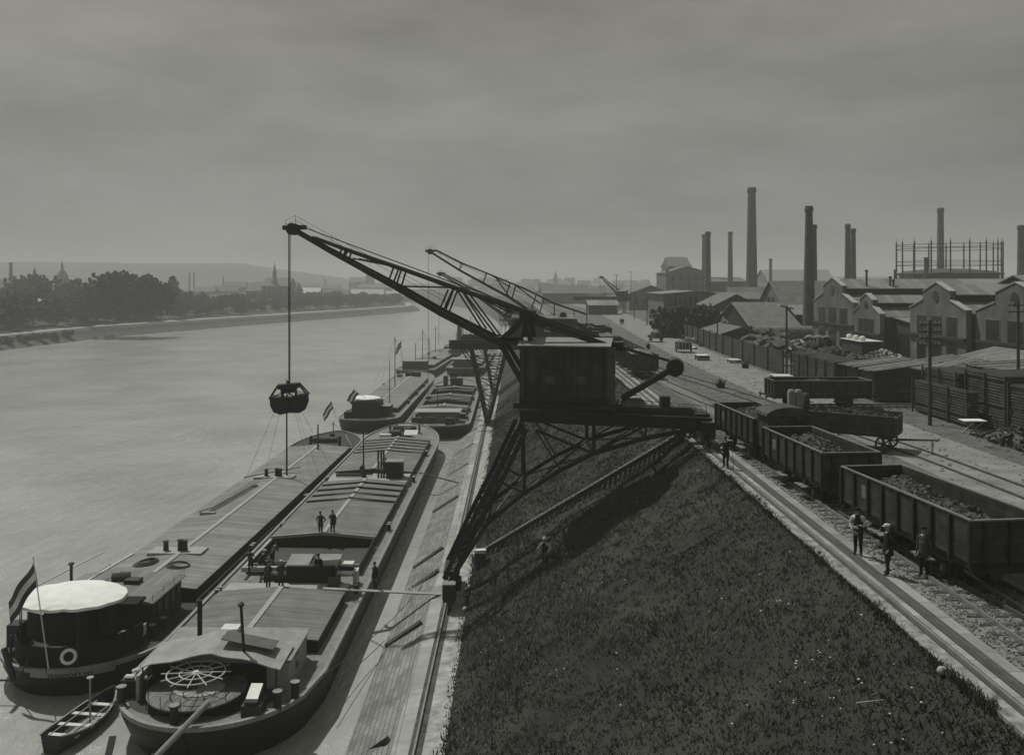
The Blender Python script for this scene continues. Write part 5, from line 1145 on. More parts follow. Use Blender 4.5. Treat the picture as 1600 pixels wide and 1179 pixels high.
def basilica(y0, y1, x0, x1, e, s, c, r, label, rnd_win=True, low=True, yf=.26, cl=True):
    T = thing('factory_hall', label, 'factory hall', (x0, (y0+y1)/2, 0), 0, 'gabled factory halls'); h = (y1-y0)/2; i_ = h*(1-2*yf)
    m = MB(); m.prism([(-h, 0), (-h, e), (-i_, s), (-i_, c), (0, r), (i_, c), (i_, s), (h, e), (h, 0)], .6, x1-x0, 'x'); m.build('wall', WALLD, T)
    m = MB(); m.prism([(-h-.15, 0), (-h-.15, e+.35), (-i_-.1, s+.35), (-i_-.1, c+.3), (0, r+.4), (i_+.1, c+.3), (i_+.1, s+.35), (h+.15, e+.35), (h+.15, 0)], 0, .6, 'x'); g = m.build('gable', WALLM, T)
    m = MB()
    for a, b_ in (((-h-.2, e+.35), (-i_-.1, s+.35)), ((-i_-.1, c+.3), (0, r+.4)), ((0, r+.4), (i_+.1, c+.3)), ((i_+.1, s+.35), (h+.2, e+.35))):
        m.bar((.3, a[0], a[1]+.06), (.3, b_[0], b_[1]+.06), .8, .14, up=(0, 0, 1))
    m.build('coping', RIDGE, g)
    for sg in (-1, 1):
        for (ya, za, yb, zb) in ((i_+.5, c-.15, 0, r+.12), (h+.4, e-.1, i_, s+.12)):
            m = MB(); A = [(.6, sg*ya, za+.02), (x1-x0+.3, sg*ya, za+.02), (x1-x0+.3, sg*yb, zb), (.6, sg*yb, zb)]; m.add(A+[(p[0], p[1], p[2]+.12) for p in A], [(0, 1, 2, 3), (4, 7, 6, 5), (0, 4, 5, 1), (1, 5, 6, 2), (2, 6, 7, 3), (3, 7, 4, 0)]); m.build('roof', SLATE, T)
    zc = (s+r)/2-.2
    m = MB(); m.tube((-.06, 0, zc), (.02, 0, zc), (r-s)*.32+.1, n=24); k_ = m.build('round_window', WALLP, g); m = MB(); m.tube((-.1, 0, zc), (-.04, 0, zc), (r-s)*.32+.02, n=24); m.build('pane', GLASS, k_)
    nW = 3
    for q in range(nW):
        yy = -h*.55+h*1.1*q/(nW-1) if h > 5 else -h*.4+h*.8*q/(nW-1)
        for (z0, z1) in ((e*.62, e*.93), (e*.12, e*.5)):
            wv = h*.17; m = MB(); m.b2(-.05, .02, yy-wv-.12, yy+wv+.12, z0-.1, z1+.12); f_ = m.build('window', WALLP if q != 1 else WALLM, g); m = MB(); m.b2(-.09, -.04, yy-wv, yy+wv, z0, z1); m.build('pane', GLASS, f_)
    m = MB(); m.b2(-.35, .0, -h-.2, h+.2, e*.545, e*.59); m.build('cornice_pipe', M('dark_pipe', .035), T)
    m = MB(); m.b2(2, x1-x0-.5, -i_-.03, -i_+.02, s+.35, c-.35); m.build('clerestory_glazing', GLASS, T)
    return T
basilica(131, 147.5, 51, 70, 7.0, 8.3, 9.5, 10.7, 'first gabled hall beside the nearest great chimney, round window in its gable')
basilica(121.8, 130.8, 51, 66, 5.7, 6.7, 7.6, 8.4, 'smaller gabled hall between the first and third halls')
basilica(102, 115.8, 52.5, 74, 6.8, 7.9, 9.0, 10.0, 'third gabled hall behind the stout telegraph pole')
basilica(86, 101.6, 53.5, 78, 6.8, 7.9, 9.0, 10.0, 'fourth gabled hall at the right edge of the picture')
T = thing('lean_to_shed', 'low dark lean-to between the second and third halls', 'shed', (57, 118.8, 0)); m = MB(); m.b2(-4, 6, -2.9, 2.9, 0, 5.2); m.build('wall', WALLD, T); m = MB(); m.box((1, 0, 5.4), (10.6, 6.0, .12), rx=R(5)); m.build('roof', SLATE, T); m = MB(); m.b2(-4.1, -4.0, -1.6, 1.6, 0, 3.6); m.build('doorway', GLASS, T)
building('machine_hall', 'long slate roofed hall rising behind the third hall', 'factory hall', 68, 86, 112, 126, 9.2, 11.2, 'x', WALLD, SLATE)
building('machine_hall', 'long slate roof behind the first hall', 'factory hall', 70.5, 92, 136, 160, 8.6, 10.8, 'x', WALLD, SLATE)
building('board_shed', 'black gabled board shed with a large tiled roof left of the great chimney', 'shed', 44, 52.5, 160, 184, 2.6, 6.4, 'x', M('black_board', .015, .9), TILE, [('s', 45, 46, .8, 1.8), ('s', 48, 49, .8, 1.8)])
building('gabled_house', 'broad gabled building with small windows behind the great chimney', 'building', 56, 80, 176, 200, 3.6, 10.5, 'x', WALLM, TILE, [('w', 186, 187.4, 5.5, 7.3), ('w', 189, 190.4, 5.5, 7.3), ('w', 182, 183, 3, 4.4), ('w', 194, 195, 3, 4.4)])
building('tiled_house', 'dark house with a tiled roof and two pale skylights beside the tallest chimney', 'house', 62, 82, 246, 262, 3.6, 8.8, 'x', WALLD, TILE, [('w', 250, 251.5, 1, 2.5), ('w', 254, 255.5, 1, 2.5)], hip=.15)
building('office_building', 'flat fronted office building with a row of tall upper windows', 'office', 42, 58, 236, 262, 7.2, 7.9, 'y', WALLM, SLATE, [('s', 43.2+i*1.35, 44.1+i*1.35, 4.2, 6.6) for i in range(6)]+[('s', 44+i*3, 45.4+i*3, .8, 2.6) for i in range(4)], over=.8)
building('side_wing', 'dark wing joined to the right of the office building', 'building', 58.2, 70, 240, 262, 5.8, 7.4, 'x', WALLD, TILE, [('s', 60+i*3, 61.2+i*3, 2, 4) for i in range(3)])
building('low_shed', 'dark low shed among the trees before the office building', 'shed', 37, 44, 176, 190, 2.4, 4.2, 'x', WALLD, TILE)
building('lean_shed', 'dark narrow shed between board shed and great chimney', 'shed', 53.5, 58, 164, 172, 4.5, 6, 'x', WALLD, SLATE)
building('boiler_house', 'dark boiler house behind the black board shed', 'building', 48, 58, 205, 222, 5, 7.5, 'y', WALLD, TILE, [('s', 49.5, 51, 1, 3), ('s', 53, 54.5, 1, 3)])
building('low_shed', 'low pale roofed shed before the office building', 'shed', 38, 46, 214, 226, 2.2, 3.0, 'x', WALLD, ROOFM)
building('low_shed', 'long low shed roof sloping beside the black board shed', 'shed', 36, 43.5, 150, 172, 1.6, 2.8, 'y', WALLD, M('lean_roof', .12, .9, .3, .5))
building('tall_works', 'tall hazy works building with a stepped mansard outline', 'factory', 73, 92, 402, 430, 14.5, 17.5, 'y', WALLM, TILE, [('s', 75+i*3.5, 76.6+i*3.5, 3+j*4, 5.4+j*4) for i in range(5) for j in range(3)], hip=.3)
building('tall_works', 'highest hazy block standing behind the mansard works building', 'factory', 79, 90, 432, 450, 18, 22.5, 'x', WALLM, TILE, hip=.25)
building('works_wing', 'hazy lower wing right of the tall works building', 'factory', 92.5, 112, 415, 440, 10.5, 12.5, 'x', WALLM, TILE)
building('hazy_shed', 'hazy broad shed with low pitched roof beside the thin stack', 'shed', 142, 178, 480, 510, 10, 17, 'x', WALLP, ROOFM)
building('hazy_shed', 'hazy low works range between the tallest chimney and the tall works', 'shed', 100, 150, 440, 460, 7, 10, 'x', WALLM, TILE)
building('warehouse', 'hazy warehouse at the end of the quay road', 'warehouse', 46, 62, 330, 360, 6, 9, 'y', WALLM, TILE, [('s', 48+i*3, 49.4+i*3, 2, 4.5) for i in range(4)])
building('crane_shed', 'small dark hut under the far crane', 'hut', 27, 36, 285, 296, 3, 4.4, 'x', WALLD, SLATE)
building('warehouse', 'hazy pale warehouse beyond the far crane', 'warehouse', 18, 40, 425, 445, 5, 8.5, 'x', WALLP, TILE)
# gasholder
T = thing('gasholder', 'large gasholder, round tank inside a tall open guide frame of columns', 'gasholder', ((1481.5-VX)/F*290, 290, 0)); Rg = 76/F*290
m = MB(); m.lathe([(Rg*.93, 0), (Rg*.93, 13.2), (Rg*.85, 13.9), (Rg*.4, 14.6), (.1, 14.8)], (0, 0, 0), 48); m.build('tank', M('tank_iron', .05, .7, .3, .3), T)
m = MB(); m.ring((0, 0, 13.0), Rg*1.0, .35, 48, 4); m.build('walkway', M('dark_pipe', .035), T)
NC = 18
for i in range(NC):
    a = 2*math.pi*(i+.3)/NC; x, y = Rg*.99*math.cos(a), Rg*.99*math.sin(a); m = MB()
    for dx, dy in ((-.22, 0), (.22, 0), (0, -.22), (0, .22)): m.tube((x+dx, y+dy, 0), (x+dx*.7, y+dy*.7, 23.2), .08, n=5)
    for q in range(12): m.bar((x-.2, y, 1.9*q), (x+.2, y, 1.9*(q+1)), .07)
    m.tube((x, y, 23.2), (x, y, 24.6), .09, .02, n=5); m.build('column', M('dark_pipe', .035), T)
for z in (15.8, 17.0, 21.0, 22.3):
    m = MB(); [m.bar((Rg*.99*math.cos(2*math.pi*(i+.3)/NC), Rg*.99*math.sin(2*math.pi*(i+.3)/NC), z), (Rg*.99*math.cos(2*math.pi*(i+1.3)/NC), Rg*.99*math.sin(2*math.pi*(i+1.3)/NC), z), .16) for i in range(NC)]; m.build('ring_girder', M('dark_pipe', .035), T)
# roof pipes on the first hall
for q, (x, yt) in enumerate(((1354, 425), (1391, 435), (1396, 440))):
    p = Q(x, 455, 136); m = MB(); h = CH-(yt-HY)/F*136; m.tube((0, 0, 0), (0, 0, h-p.z), .16, n=8); m.lathe([(.16, 0), (.26, .1), (.24, .3), (.1, .35)], (0, 0, h-p.z), 8); o = m.build('roof_flue', STEEL2); o.location = p; tag(o, ['tall', 'middle', 'right'][q]+' thin flue pipe on the roof of the first hall', 'flue pipe')
# ---------------------------------------------------------------- far town
def town(label, x0, x1, yt, yb, Y, dpt, ridge, wall=WALLM, roof=TILE, hip=.1, wins=0, name='town_building', rows=2, axis='x'):
    X0, X1 = (x0-VX)/F*Y, (x1-VX)/F*Y; zt = CH-(yt-HY)/F*Y; base = min(-1, CH-(yb-HY)/F*Y)
    e = zt-(zt-base)*ridge; w_ = []
    if wins:
        for i in range(wins):
            for j in range(rows): c = X0+(X1-X0)*(i+.5)/wins; hh = (e-base)/(rows+.5); w_.append(('s', c-hh*.16, c+hh*.16, base*0+hh*(j+.35), hh*(j+.85)))
    return building(name, label, 'building', X0, X1, Y, Y+dpt, e, zt, axis, wall, roof, w_, hip=hip, base=base)
town('long institution with tall hipped roof across the river', 384, 462, 441, 474, 620, 22, .4, wins=12)
town('centre block of the institution under the domed tower', 408, 452, 434, 470, 614, 24, .35, wins=5, hip=.3)
T = thing('church_tower', 'slender domed tower with a lantern rising over the institution', 'tower', Q(429, 440, 618)); s_ = 618/F
m = MB(); m.lathe([(5*s_, -3), (4.6*s_, 1), (3.2*s_, 2), (3.2*s_, 6), (3.6*s_, 6.3), (3*s_, 7), (1.8*s_, 8.4), (1.6*s_, 8.6), (1.6*s_, 10), (1.2*s_, 10.6), (.3*s_, 12), (.1*s_, 14.6)], (0, 0, 0), 12); m.build('drum', SLATE, T)
T = thing('domed_church', 'dark domed church with a pointed lantern above the far wood', 'church', Q(97, 440, 640)); s_ = 640/F
m = MB(); m.lathe([(9*s_, -9), (9*s_, -1), (9.6*s_, -.6), (9.6*s_, 0)], (0, 0, 2), 16); m.build('drum', WALLD, T)
m = MB(); m.lathe([(10*s_, 0), (8.4*s_, 2.4), (5.5*s_, 5.2), (2.4*s_, 6.6), (2.0*s_, 7), (2.0*s_, 9), (2.4*s_, 9.3), (1.2*s_, 10.6), (.4*s_, 12), (.1*s_, 14.6)], (0, 0, 2), 16); m.build('dome', SLATE, T)
T = thing('small_turret', 'small pointed turret on a roof left of the domed church', 'turret', Q(54, 436, 560)); m = MB(); m.lathe([(1.3, -6), (1.3, 2), (1.6, 2.2), (.9, 4), (.9, 5), (.2, 7)], (0, 0, 0), 8); m.build('spire', SLATE, T)
random.seed(21)
town('long pale roofed villa at the far left among the trees', -30, 62, 467, 492, 372, 14, .45, WALLP, ROOFM, wins=9)
town('dark wide house behind the left chimney', -20, 45, 436, 462, 520, 16, .4, wins=5)
town('pale fronted corner house right of the left chimney', 22, 36, 440, 470, 500, 12, .3, WALLP, wins=2, rows=3)
lst = [(462, 500, 450, 468, 700), (500, 545, 452, 470, 720), (470, 530, 445, 455, 950), (545, 600, 452, 470, 760), (330, 372, 446, 465, 800), (300, 335, 449, 463, 760), (598, 640, 455, 470, 820), (560, 610, 444, 452, 1050), (350, 384, 440, 455, 900), (620, 680, 446, 460, 1000)]
ad = ['pale', 'dark', 'low', 'broad', 'narrow', 'grey', 'hazy', 'faint', 'small', 'wide']
for i, (a, b_, c, d_, Y_) in enumerate(lst): town('%s house with tiled roof on the far bank, %s' % (ad[i], ['right of the domed tower', 'second right of the domed tower', 'high behind the domed tower', 'before the minster', 'left of the institution', 'by the poplar', 'near the wooded point', 'under the minster', 'behind the institution', 'beyond the wooded point'][i]), a, b_, c, d_, Y_, 12, .45, [WALLP, WALLM][i % 2], [TILE, ROOFM][i % 3 == 0], wins=4 if Y_ < 900 else 0)
town('faint long minster nave on the skyline', 545, 582, 433, 450, 1150, 18, .35, hip=0)
town('faint square minster tower on the skyline', 572, 583, 424, 450, 1140, 10, .08, hip=0)
# faint town and bridgehead straight up the river
for i in range(34):
    x = 690+i*9.5+random.uniform(-4, 4); Y_ = random.uniform(1150, 1450); w_ = random.uniform(7, 22); yt = random.uniform(433, 441)
    o = town('%s %s roof in the hazy town, %s' % (['low', 'broad', 'higher', 'narrow', 'long', 'pointed'][i % 6], ['faint', 'pale', 'grey'][i % 3], next(w_ for l_, w_ in ((760, 'right of the wooded point'), (840, 'behind the jibs'), (900, 'around the needle spire'), (960, 'above the crane house'), (2000, 'above the far crane')) if x < l_)), x, x+w_, yt, 452, Y_, 14, .5, random.choice([WALLP, WALLM]), random.choice([TILE, ROOFM]), hip=random.random()*.3, name='distant_house'); o['group'] = 'hazy town roofs up the river'
for i in range(26):
    x = 690+i*12+random.uniform(-5, 5); Y_ = random.uniform(980, 1100) if x < 820 else random.uniform(520, 900); w_ = random.uniform(8, 24); yt = random.uniform(443, 451)
    o = town('%s %s house beyond the harbour, %s' % (['low', 'broad', 'higher', 'narrow', 'long'][i % 5], ['hazy', 'pale', 'dim'][i % 3], next(w_ for l_, w_ in ((780, 'left of the second crane jib'), (850, 'behind the crane mast heads'), (920, 'left of the far crane'), (980, 'beside the far crane'), (2000, 'left of the office building')) if x < l_)), x, x+w_, yt, 462, Y_, 12, .5, random.choice([WALLP, WALLM, WALLM]), random.choice([TILE, ROOFM, TILE]), hip=random.random()*.3, name='distant_house', wins=3 if Y_ < 800 else 0, rows=1); o['group'] = 'hazy houses beyond the harbour'
T = thing('church_spire', 'faint needle spire over the hazy town up the river', 'spire', Q(868, 440, 1200)); m = MB(); m.lathe([(2.6, -4), (2.6, 4), (2.9, 4.3), (.1, 15)], (0, 0, 0), 8); m.build('spire', SLATE, T)
m = MB(); m.b2(-70, 50, -3, 3, 0, 7); o = m.build('river_wall', PALE); o.location = Q(905, 449, 900); o.location.z = -2.0; tag(o, 'long pale wall line in front of the hazy town', 'wall')
# ---------------------------------------------------------------- trees
def crown_mesh(seed, n=620, leaf=.55, shape='round', dense=1.0):
    rnd = random.Random(seed); m = MB(); lobes = []
    if shape == 'round':
        for i in range(11):
            a, rr = rnd.uniform(0, 6.28), rnd.uniform(.1, .62); lobes.append((math.cos(a)*rr, math.sin(a)*rr, rnd.uniform(.28, .82), rnd.uniform(.2, .36)))
    elif shape == 'poplar': lobes = [(rnd.uniform(-.06, .06), rnd.uniform(-.06, .06), .2+.07*i, .16*math.sin(math.pi*(i+1)/12)**.5) for i in range(11)]
    else:
        for i in range(9): a = rnd.uniform(0, 6.28); lobes.append((math.cos(a)*.5, math.sin(a)*.5, rnd.uniform(.15, .5), rnd.uniform(.25, .4)))
    for i in range(n):
        lx, ly, lz, lr = rnd.choice(lobes); u = Vector((rnd.gauss(0, 1), rnd.gauss(0, 1), rnd.gauss(0, 1))).normalized()*lr*rnd.uniform(.55, 1.08)
        c = Vector((lx, ly, lz))+u; s_ = leaf*.1*rnd.uniform(.5, 1.3); q = Vector((rnd.gauss(0, 1), rnd.gauss(0, 1), rnd.gauss(0, 1))).normalized(); r_ = q.orthogonal().normalized(); t_ = q.cross(r_)
        m.add([c+r_*s_, c+t_*s_, c-r_*s_*.8, c-t_*s_*.9], [(0, 1, 2, 3)])
    return m
def tree_proto(seed, shape, mat, label):
    T = thing('broadleaf_tree' if shape != 'poplar' else 'poplar_tree', label, 'tree', (0, 0, 0))
    m = MB(); m.tube((0, 0, 0), (0.01, 0, .5), .028, .012, n=6)
    for a in range(5): m.tube((0, 0, .22+.05*a), (.25*math.cos(a*1.3), .25*math.sin(a*1.3), .45+.05*a), .012, .004, n=4)
    m.build('trunk', BARK, T)
    cr = crown_mesh(seed, 900 if shape == 'round' else 500, .75 if shape == 'round' else .42, shape).build('crown', mat, T)
    return T
protos = [tree_proto(s_, 'round', [LEAF, LEAFD][s_ % 2], 'x') for s_ in range(5)]
used_p = set()
def plant(k_, x, y, z, h, w_, label, group=None):
    P_ = protos[k_]
    if k_ not in used_p: used_p.add(k_); o = P_; o.location = (x, y, z); o.rotation_euler = (0, 0, random.uniform(0, 6.28)); o.scale = (w_, w_, h)
    else: o = dup(P_, (x, y, z), random.uniform(0, 6.28), scale=(w_, w_, h))
    o['label'] = label
    if group: o['group'] = group
    return o
random.seed(5)
def along(tot):
    acc = 0
    for i in range(1, 9):
        a, b_ = Vector(EL[i]), Vector(EL[i+1]); l_ = (b_-a).length
        if acc+l_ > tot: p = a.lerp(b_, (tot-acc)/l_); d = (b_-a).normalized(); return p, Vector((-d.y, d.x))
        acc += l_
    return None
special = []
for row, (off, z0, hh) in enumerate(((19, -6.2, 8.5), (31, -5, 11.5), (45, -4, 12.5), (64, -2, 12))):
    tot = 120
    while tot < 760:
        r_ = along(tot)
        if r_ is None: break
        p, nrm = r_; q = p+nrm*(off+random.uniform(-4, 4)); px = VX+q.x/q.y*F
        if px < 665 and px > -60:
            lim = 447 if px < 130 else 432 if px < 150 else 430 if px < 242 else 448 if px < 300 else 456 if px < 370 else 463 if px < 465 else 457 if px < 560 else 455
            ht = CH-(lim+random.uniform(0, 9)-HY)/F*q.y - z0; ht = clamp(ht*((.66 if px < 330 else .82)+(.12 if px < 330 else .07)*row if row < 3 else 1), 5, 19)
            if 60 < px < 130: ht = min(ht, 12)
            plant(random.choice((0, 1, 1, 2, 3, 3, 4)), q.x, q.y, z0, ht, clamp(ht*.8*random.uniform(.8, 1.25), 5, 11), ['waterside tree', 'second row tree', 'third row tree', 'back row tree'][row]+' of the far bank belt, '+next(w_ for lim_, w_ in ((40, 'at the far left edge'), (80, 'left of the domed church'), (125, 'below the domed church'), (160, 'just left of the high dark clump'), (205, 'below the high dark clump'), (245, 'below the right of the high clump'), (290, 'beside the poplar'), (330, 'right of the poplar'), (380, 'left of the institution'), (420, 'below the domed tower'), (465, 'below the institution'), (520, 'behind the grab rope, right of the institution'), (580, 'below the faint minster'), (625, 'before the wooded point'), (900, 'at the wooded point')) if px < lim_), 'trees along the far bank')
        tot += random.uniform(6.5, 9.5)*(1+.25*row)
for i, (px, yt, Y_, w_, lab) in enumerate(((166, 427, 352, 12, 'tall dark round tree at the left of the high clump'), (188, 428, 360, 11, 'second tall tree of the high dark clump'), (209, 431, 350, 11, 'third tree of the high dark clump'), (230, 433, 356, 12, 'right hand tall tree of the high dark clump'), (252, 441, 360, 9, 'lower dark tree right of the high clump'), (40, 432, 460, 12, 'dark tree beside the left chimney'), (70, 431, 455, 13, 'bushy tree left of the domed church'), (118, 438, 450, 13, 'bushy tree right of the domed church'))):
    p = Q(px, yt, Y_); plant([1, 3, 1, 3, 1, 3, 1, 3][i], p.x, Y_, -4, p.z+4, w_, lab)
pp = tree_proto(77, 'poplar', LEAFD, 'slim pointed poplar standing alone right of the high tree clump'); p = Q(272, 430, 420); pp.location = (p.x, 420, -2); pp.scale = (17, 17, (p.z+2))
# bushes on the far shore
for i in range(16):
    r_ = along(138+i*9); p, nrm = r_; q = p+nrm*2.5; plant(random.randrange(5), q.x, q.y, -10.6, 3.0, 4.2, ['first', 'second', 'third', 'fourth', 'fifth', 'sixth', 'seventh', 'eighth', 'ninth', 'tenth', 'eleventh', 'twelfth', 'thirteenth', 'fourteenth', 'fifteenth', 'last'][i]+' low bush from the left on the stony far shore', 'bushes on the far shore')
# trees by the office
for i, (px, yt, Y_, w_, lab) in enumerate(((1052, 484, 172, 6.5, 'bushy tree before the office building, left'), (1070, 478, 170, 7, 'bushy tree before the office building, tallest'), (1088, 482, 168, 6.5, 'bushy tree left of the black board shed'), (1106, 487, 170, 5.5, 'low tree touching the black board shed'), (1036, 470, 300, 8, 'hazy tree left of the office'))):
    p = Q(px, yt, Y_); plant([0, 2, 4, 1, 0][i], p.x, Y_, -2.2, max(4, p.z)+2.2, w_*.95, lab)
for i, k_ in enumerate(range(5)):
    if k_ not in used_p:
        for c in list(protos[k_].children): bpy.data.objects.remove(c)
        bpy.data.objects.remove(protos[k_])
# ================================================================= people
def person(label, loc, face, arms=('down', 'down'), lean=0.0, hat='cap', coat=CLOTH, trousers=CLOTH, shirt=None, h=1.73, legs=(0, 0), sit=False, hold=None, headturn=0, nod=0):
    """body is one skinned surface; face = heading in radians (0 looks away from the camera, towards +y)"""
    T = thing('person', label, 'person', loc, -face); k_ = h/1.73
    hipz = .9 if not sit else .48
    J = {}; E = []; Rr = {}
    def j(n, p, r, par=None):
        J[n] = Vector(p); Rr[n] = r
        if par: E.append((par, n))
    ca, sa_ = math.cos(lean), math.sin(lean)
    def up(x, y, z): return Vector((x, y*ca+z*sa_, hipz+z*ca-y*sa_))
    j('pelvis', (0, 0, hipz), (.15, .11)); j('waist', up(0, 0, .18), (.135, .10), 'pelvis'); j('chest', up(0, .01, .40), (.17, .12), 'waist'); j('neckb', up(0, 0, .53), (.09, .08), 'chest')
    hd = up(0, .02+nod*.5, .62); j('neck', hd, (.052, .052), 'neckb'); j('head1', hd+Vector((0, .02+nod*.3, .07)), (.075, .085), 'neck'); j('head2', hd+Vector((0, .02+nod*.5, .17)), (.078, .095), 'head1'); j('head3', hd+Vector((0, .01+nod*.6, .235)), (.055, .065), 'head2')
    j('nose', hd+Vector((0, .115+nod*.5, .12)), (.014, .014), 'head1')
    for sd, sg in (('l', -1), ('r', 1)):
        pose = arms[0 if sg < 0 else 1]; sh = up(sg*.19, 0, .49); j('sh'+sd, sh, (.062, .062), 'neckb')
        if pose == 'down': e_, w_ = sh+Vector((sg*.05, -.03, -.28)), sh+Vector((sg*.06, .06, -.54))
        elif pose == 'hip': e_, w_ = sh+Vector((sg*.2, -.08, -.24)), sh+Vector((sg*.03, .1, -.42))
        elif pose == 'front': e_, w_ = sh+Vector((sg*.06, .0, -.28)), sh+Vector((-sg*.08, .24, -.24))
        elif pose == 'out': e_, w_ = sh+Vector((sg*.14, .12, -.22)), sh+Vector((sg*.2, .36, -.26))
        elif pose == 'face': e_, w_ = sh+Vector((sg*.08, .12, -.22)), sh+Vector((-sg*.08, .22, .02))
        elif pose == 'pocket': e_, w_ = sh+Vector((sg*.13, -.1, -.25)), sh+Vector((sg*.02, .07, -.47))
        j('el'+sd, e_, (.047, .047), 'sh'+sd); j('wr'+sd, w_, (.032, .032), 'el'+sd)
        d = (w_-e_).normalized(); sdv = d.cross(Vector((0, 1, 0)) if abs(d.y) < .8 else Vector((1, 0, 0))).normalized(); pc = w_+d*.07; j('palm'+sd, pc, (.036, .022), 'wr'+sd)
        for q, ln in enumerate((.075, .085, .08, .062)):
            o_ = sdv*(.03-.02*q); curl = Vector((0, .02, 0))
            j('f%d%s' % (q, sd), pc+d*(.035)+o_, (.010, .010), 'palm'+sd); j('g%d%s' % (q, sd), pc+d*(.035+ln)+o_+curl*(1 if pose == 'down' else .5), (.008, .008), 'f%d%s' % (q, sd))
        j('th'+sd, pc+sdv*.045+d*.0, (.011, .011), 'palm'+sd); j('tt'+sd, pc+sdv*.06+d*.05, (.009, .009), 'th'+sd)
        st = legs[0 if sg < 0 else 1]
        hp_ = Vector((sg*.095, 0, hipz-.06)); j('hip'+sd, hp_, (.098, .1), 'pelvis')
        if sit: kn, an = hp_+Vector((sg*.05, .42, .03)), hp_+Vector((sg*.05, .45, -.40))
        else: kn, an = Vector((sg*.1, st*.5+.03, hipz*.52)), Vector((sg*.115, st-.02, .085))
        j('kn'+sd, kn, (.064, .066), 'hip'+sd); j('an'+sd, an, (.043, .045), 'kn'+sd); j('he'+sd, an+Vector((0, -.03, -.045)), (.04, .04), 'an'+sd); j('to'+sd, an+Vector((sg*.03, .17, -.05)), (.042, .032), 'an'+sd)
    names = list(J); idx = {n: i for i, n in enumerate(names)}
    me = bpy.data.meshes.new('tmp'); me.from_pydata([J[n]*k_ for n in names], [(idx[a], idx[b_]) for a, b_ in E], [])
    o = bpy.data.objects.new('tmp', me); COL.objects.link(o)
    sk_ = o.modifiers.new('skin', 'SKIN'); sk_.use_smooth_shade = True; o.modifiers.new('sub', 'SUBSURF').levels = 1
    for i, n in enumerate(names): sv = me.skin_vertices[0].data[i]; bk = 1.16 if Rr[n][0] > .04 and n not in ('head1', 'head2', 'head3', 'neck') else 1.0; sv.radius = (Rr[n][0]*k_*bk, Rr[n][1]*k_*bk); sv.use_root = (i == 0)
    dg = bpy.context.evaluated_depsgraph_get(); dg.update(); nm = bpy.data.meshes.new_from_object(o.evaluated_get(dg)); bpy.data.objects.remove(o); nm.name = 'body'
    nm.materials.clear(); top = shirt or coat
    for x in (coat, trousers, SKIN, SHIRT, STEEL): nm.materials.append(x)
    nz_ = J['neckb'].z*k_
    wrs = [J['wrl']*k_, J['wrr']*k_]; els = [J['ell']*k_, J['elr']*k_]
    for f_ in nm.polygons:
        c = f_.center; mi = 0
        if c.z < (hipz-.02)*k_ and not any((c-w_).length < .2*k_ for w_ in wrs): mi = 1
        if sit and c.y > .12 and c.z < hipz+.1: mi = 1
        if c.z < .1*k_ and not sit: mi = 4
        if (c-J['head1']*k_).length < .2*k_ and c.z > J['neck'].z*k_-.02: mi = 2
        elif (c-J['neck']*k_).length < .085*k_: mi = 3
        for w_, e_ in zip(wrs, els):
            d = (w_-e_).normalized()
            if (c-w_).dot(d) > .01 and (c-w_).length < .24*k_: mi = 2
        f_.material_index = mi; f_.use_smooth = True
    if shirt:
        for f_ in nm.polygons:
            if f_.material_index == 0 and f_.center.z > (hipz+.05)*k_ and abs(f_.center.x) > .11*k_: f_.material_index = 3
    b_ = bpy.data.objects.new('body', nm); COL.objects.link(b_); b_.parent = T
    hc = J['head2']*k_
    m = MB(); m.lathe([(.083, -.03), (.09, .02), (.075, .075), (.03, .1)], hc+Vector((0, -.012, 0)), 14, sy=1.12); m.build('hair', CLOTH, T, smooth=True) if not hat else None
    if hat:
        m = MB(); mt = {'cap': CLOTH, 'white_cap': SHIRT, 'bowler': CLOTH, 'straw': SHIRT}[hat]
        if hat in ('cap', 'white_cap'): m.lathe([(.086, 0), (.105, .03), (.1, .075), (.03, .095)], hc+Vector((0, .0, .005)), 14, sy=1.15); m.box(hc+Vector((0, .12, .01)), (.12, .09, .015))
        else: m.lathe([(.15, 0), (.155, .012), (.09, .02), (.086, .09), (.05, .125), (.01, .13)], hc+Vector((0, 0, .01)), 18, sy=1.15)
        m.build('hat', mt, T, smooth=True)
    if not sit:
        m = MB(); zc = hipz+.0; m.lathe([(.225, -.2), (.205, .0), (.175, .16), (.195, .3), (.15, .44)], (0, 0, zc*k_), 16, sy=.78)
        if lean == 0 and not shirt: m.build('jacket', coat, T, smooth=True)
        elif shirt: 
            m = MB(); m.lathe([(.185, .02), (.17, .14), (.19, .32), (.14, .45)], (0, 0, zc*k_), 16, sy=.80)
            if lean == 0: m.build('waistcoat', coat, T, smooth=True)
    if hold == 'stick': m = MB(); p = J['wrl']*k_; m.tube(p+Vector((.0, .08, .12)), Vector((p.x-.12, p.y+.3, .0)), .016, n=6); o_ = m.build('walking_stick', DWOOD); o_.matrix_world = Matrix.Translation(loc) @ Matrix.Rotation(-face, 4, 'Z'); tag(o_, 'thin stick held by the man on the quay rail', 'stick')
    if hold == 'paper': m = MB(); p = (J['palml']+J['palmr'])*k_/2; m.box(p+Vector((0, .05, .05)), (.24, .02, .17), rx=R(-50)); o_ = m.build('notebook', SHIRT); o_.matrix_world = Matrix.Translation(loc) @ Matrix.Rotation(-face, 4, 'Z'); tag(o_, 'pale notebook held by the man with white sleeves', 'notebook')
    return T
person('man walking on the quay rail with a stick, seen below the crane foot', G(1134, 731, .05), R(200), ('out', 'hip'), legs=(.12, -.12), hat='cap', hold='stick')
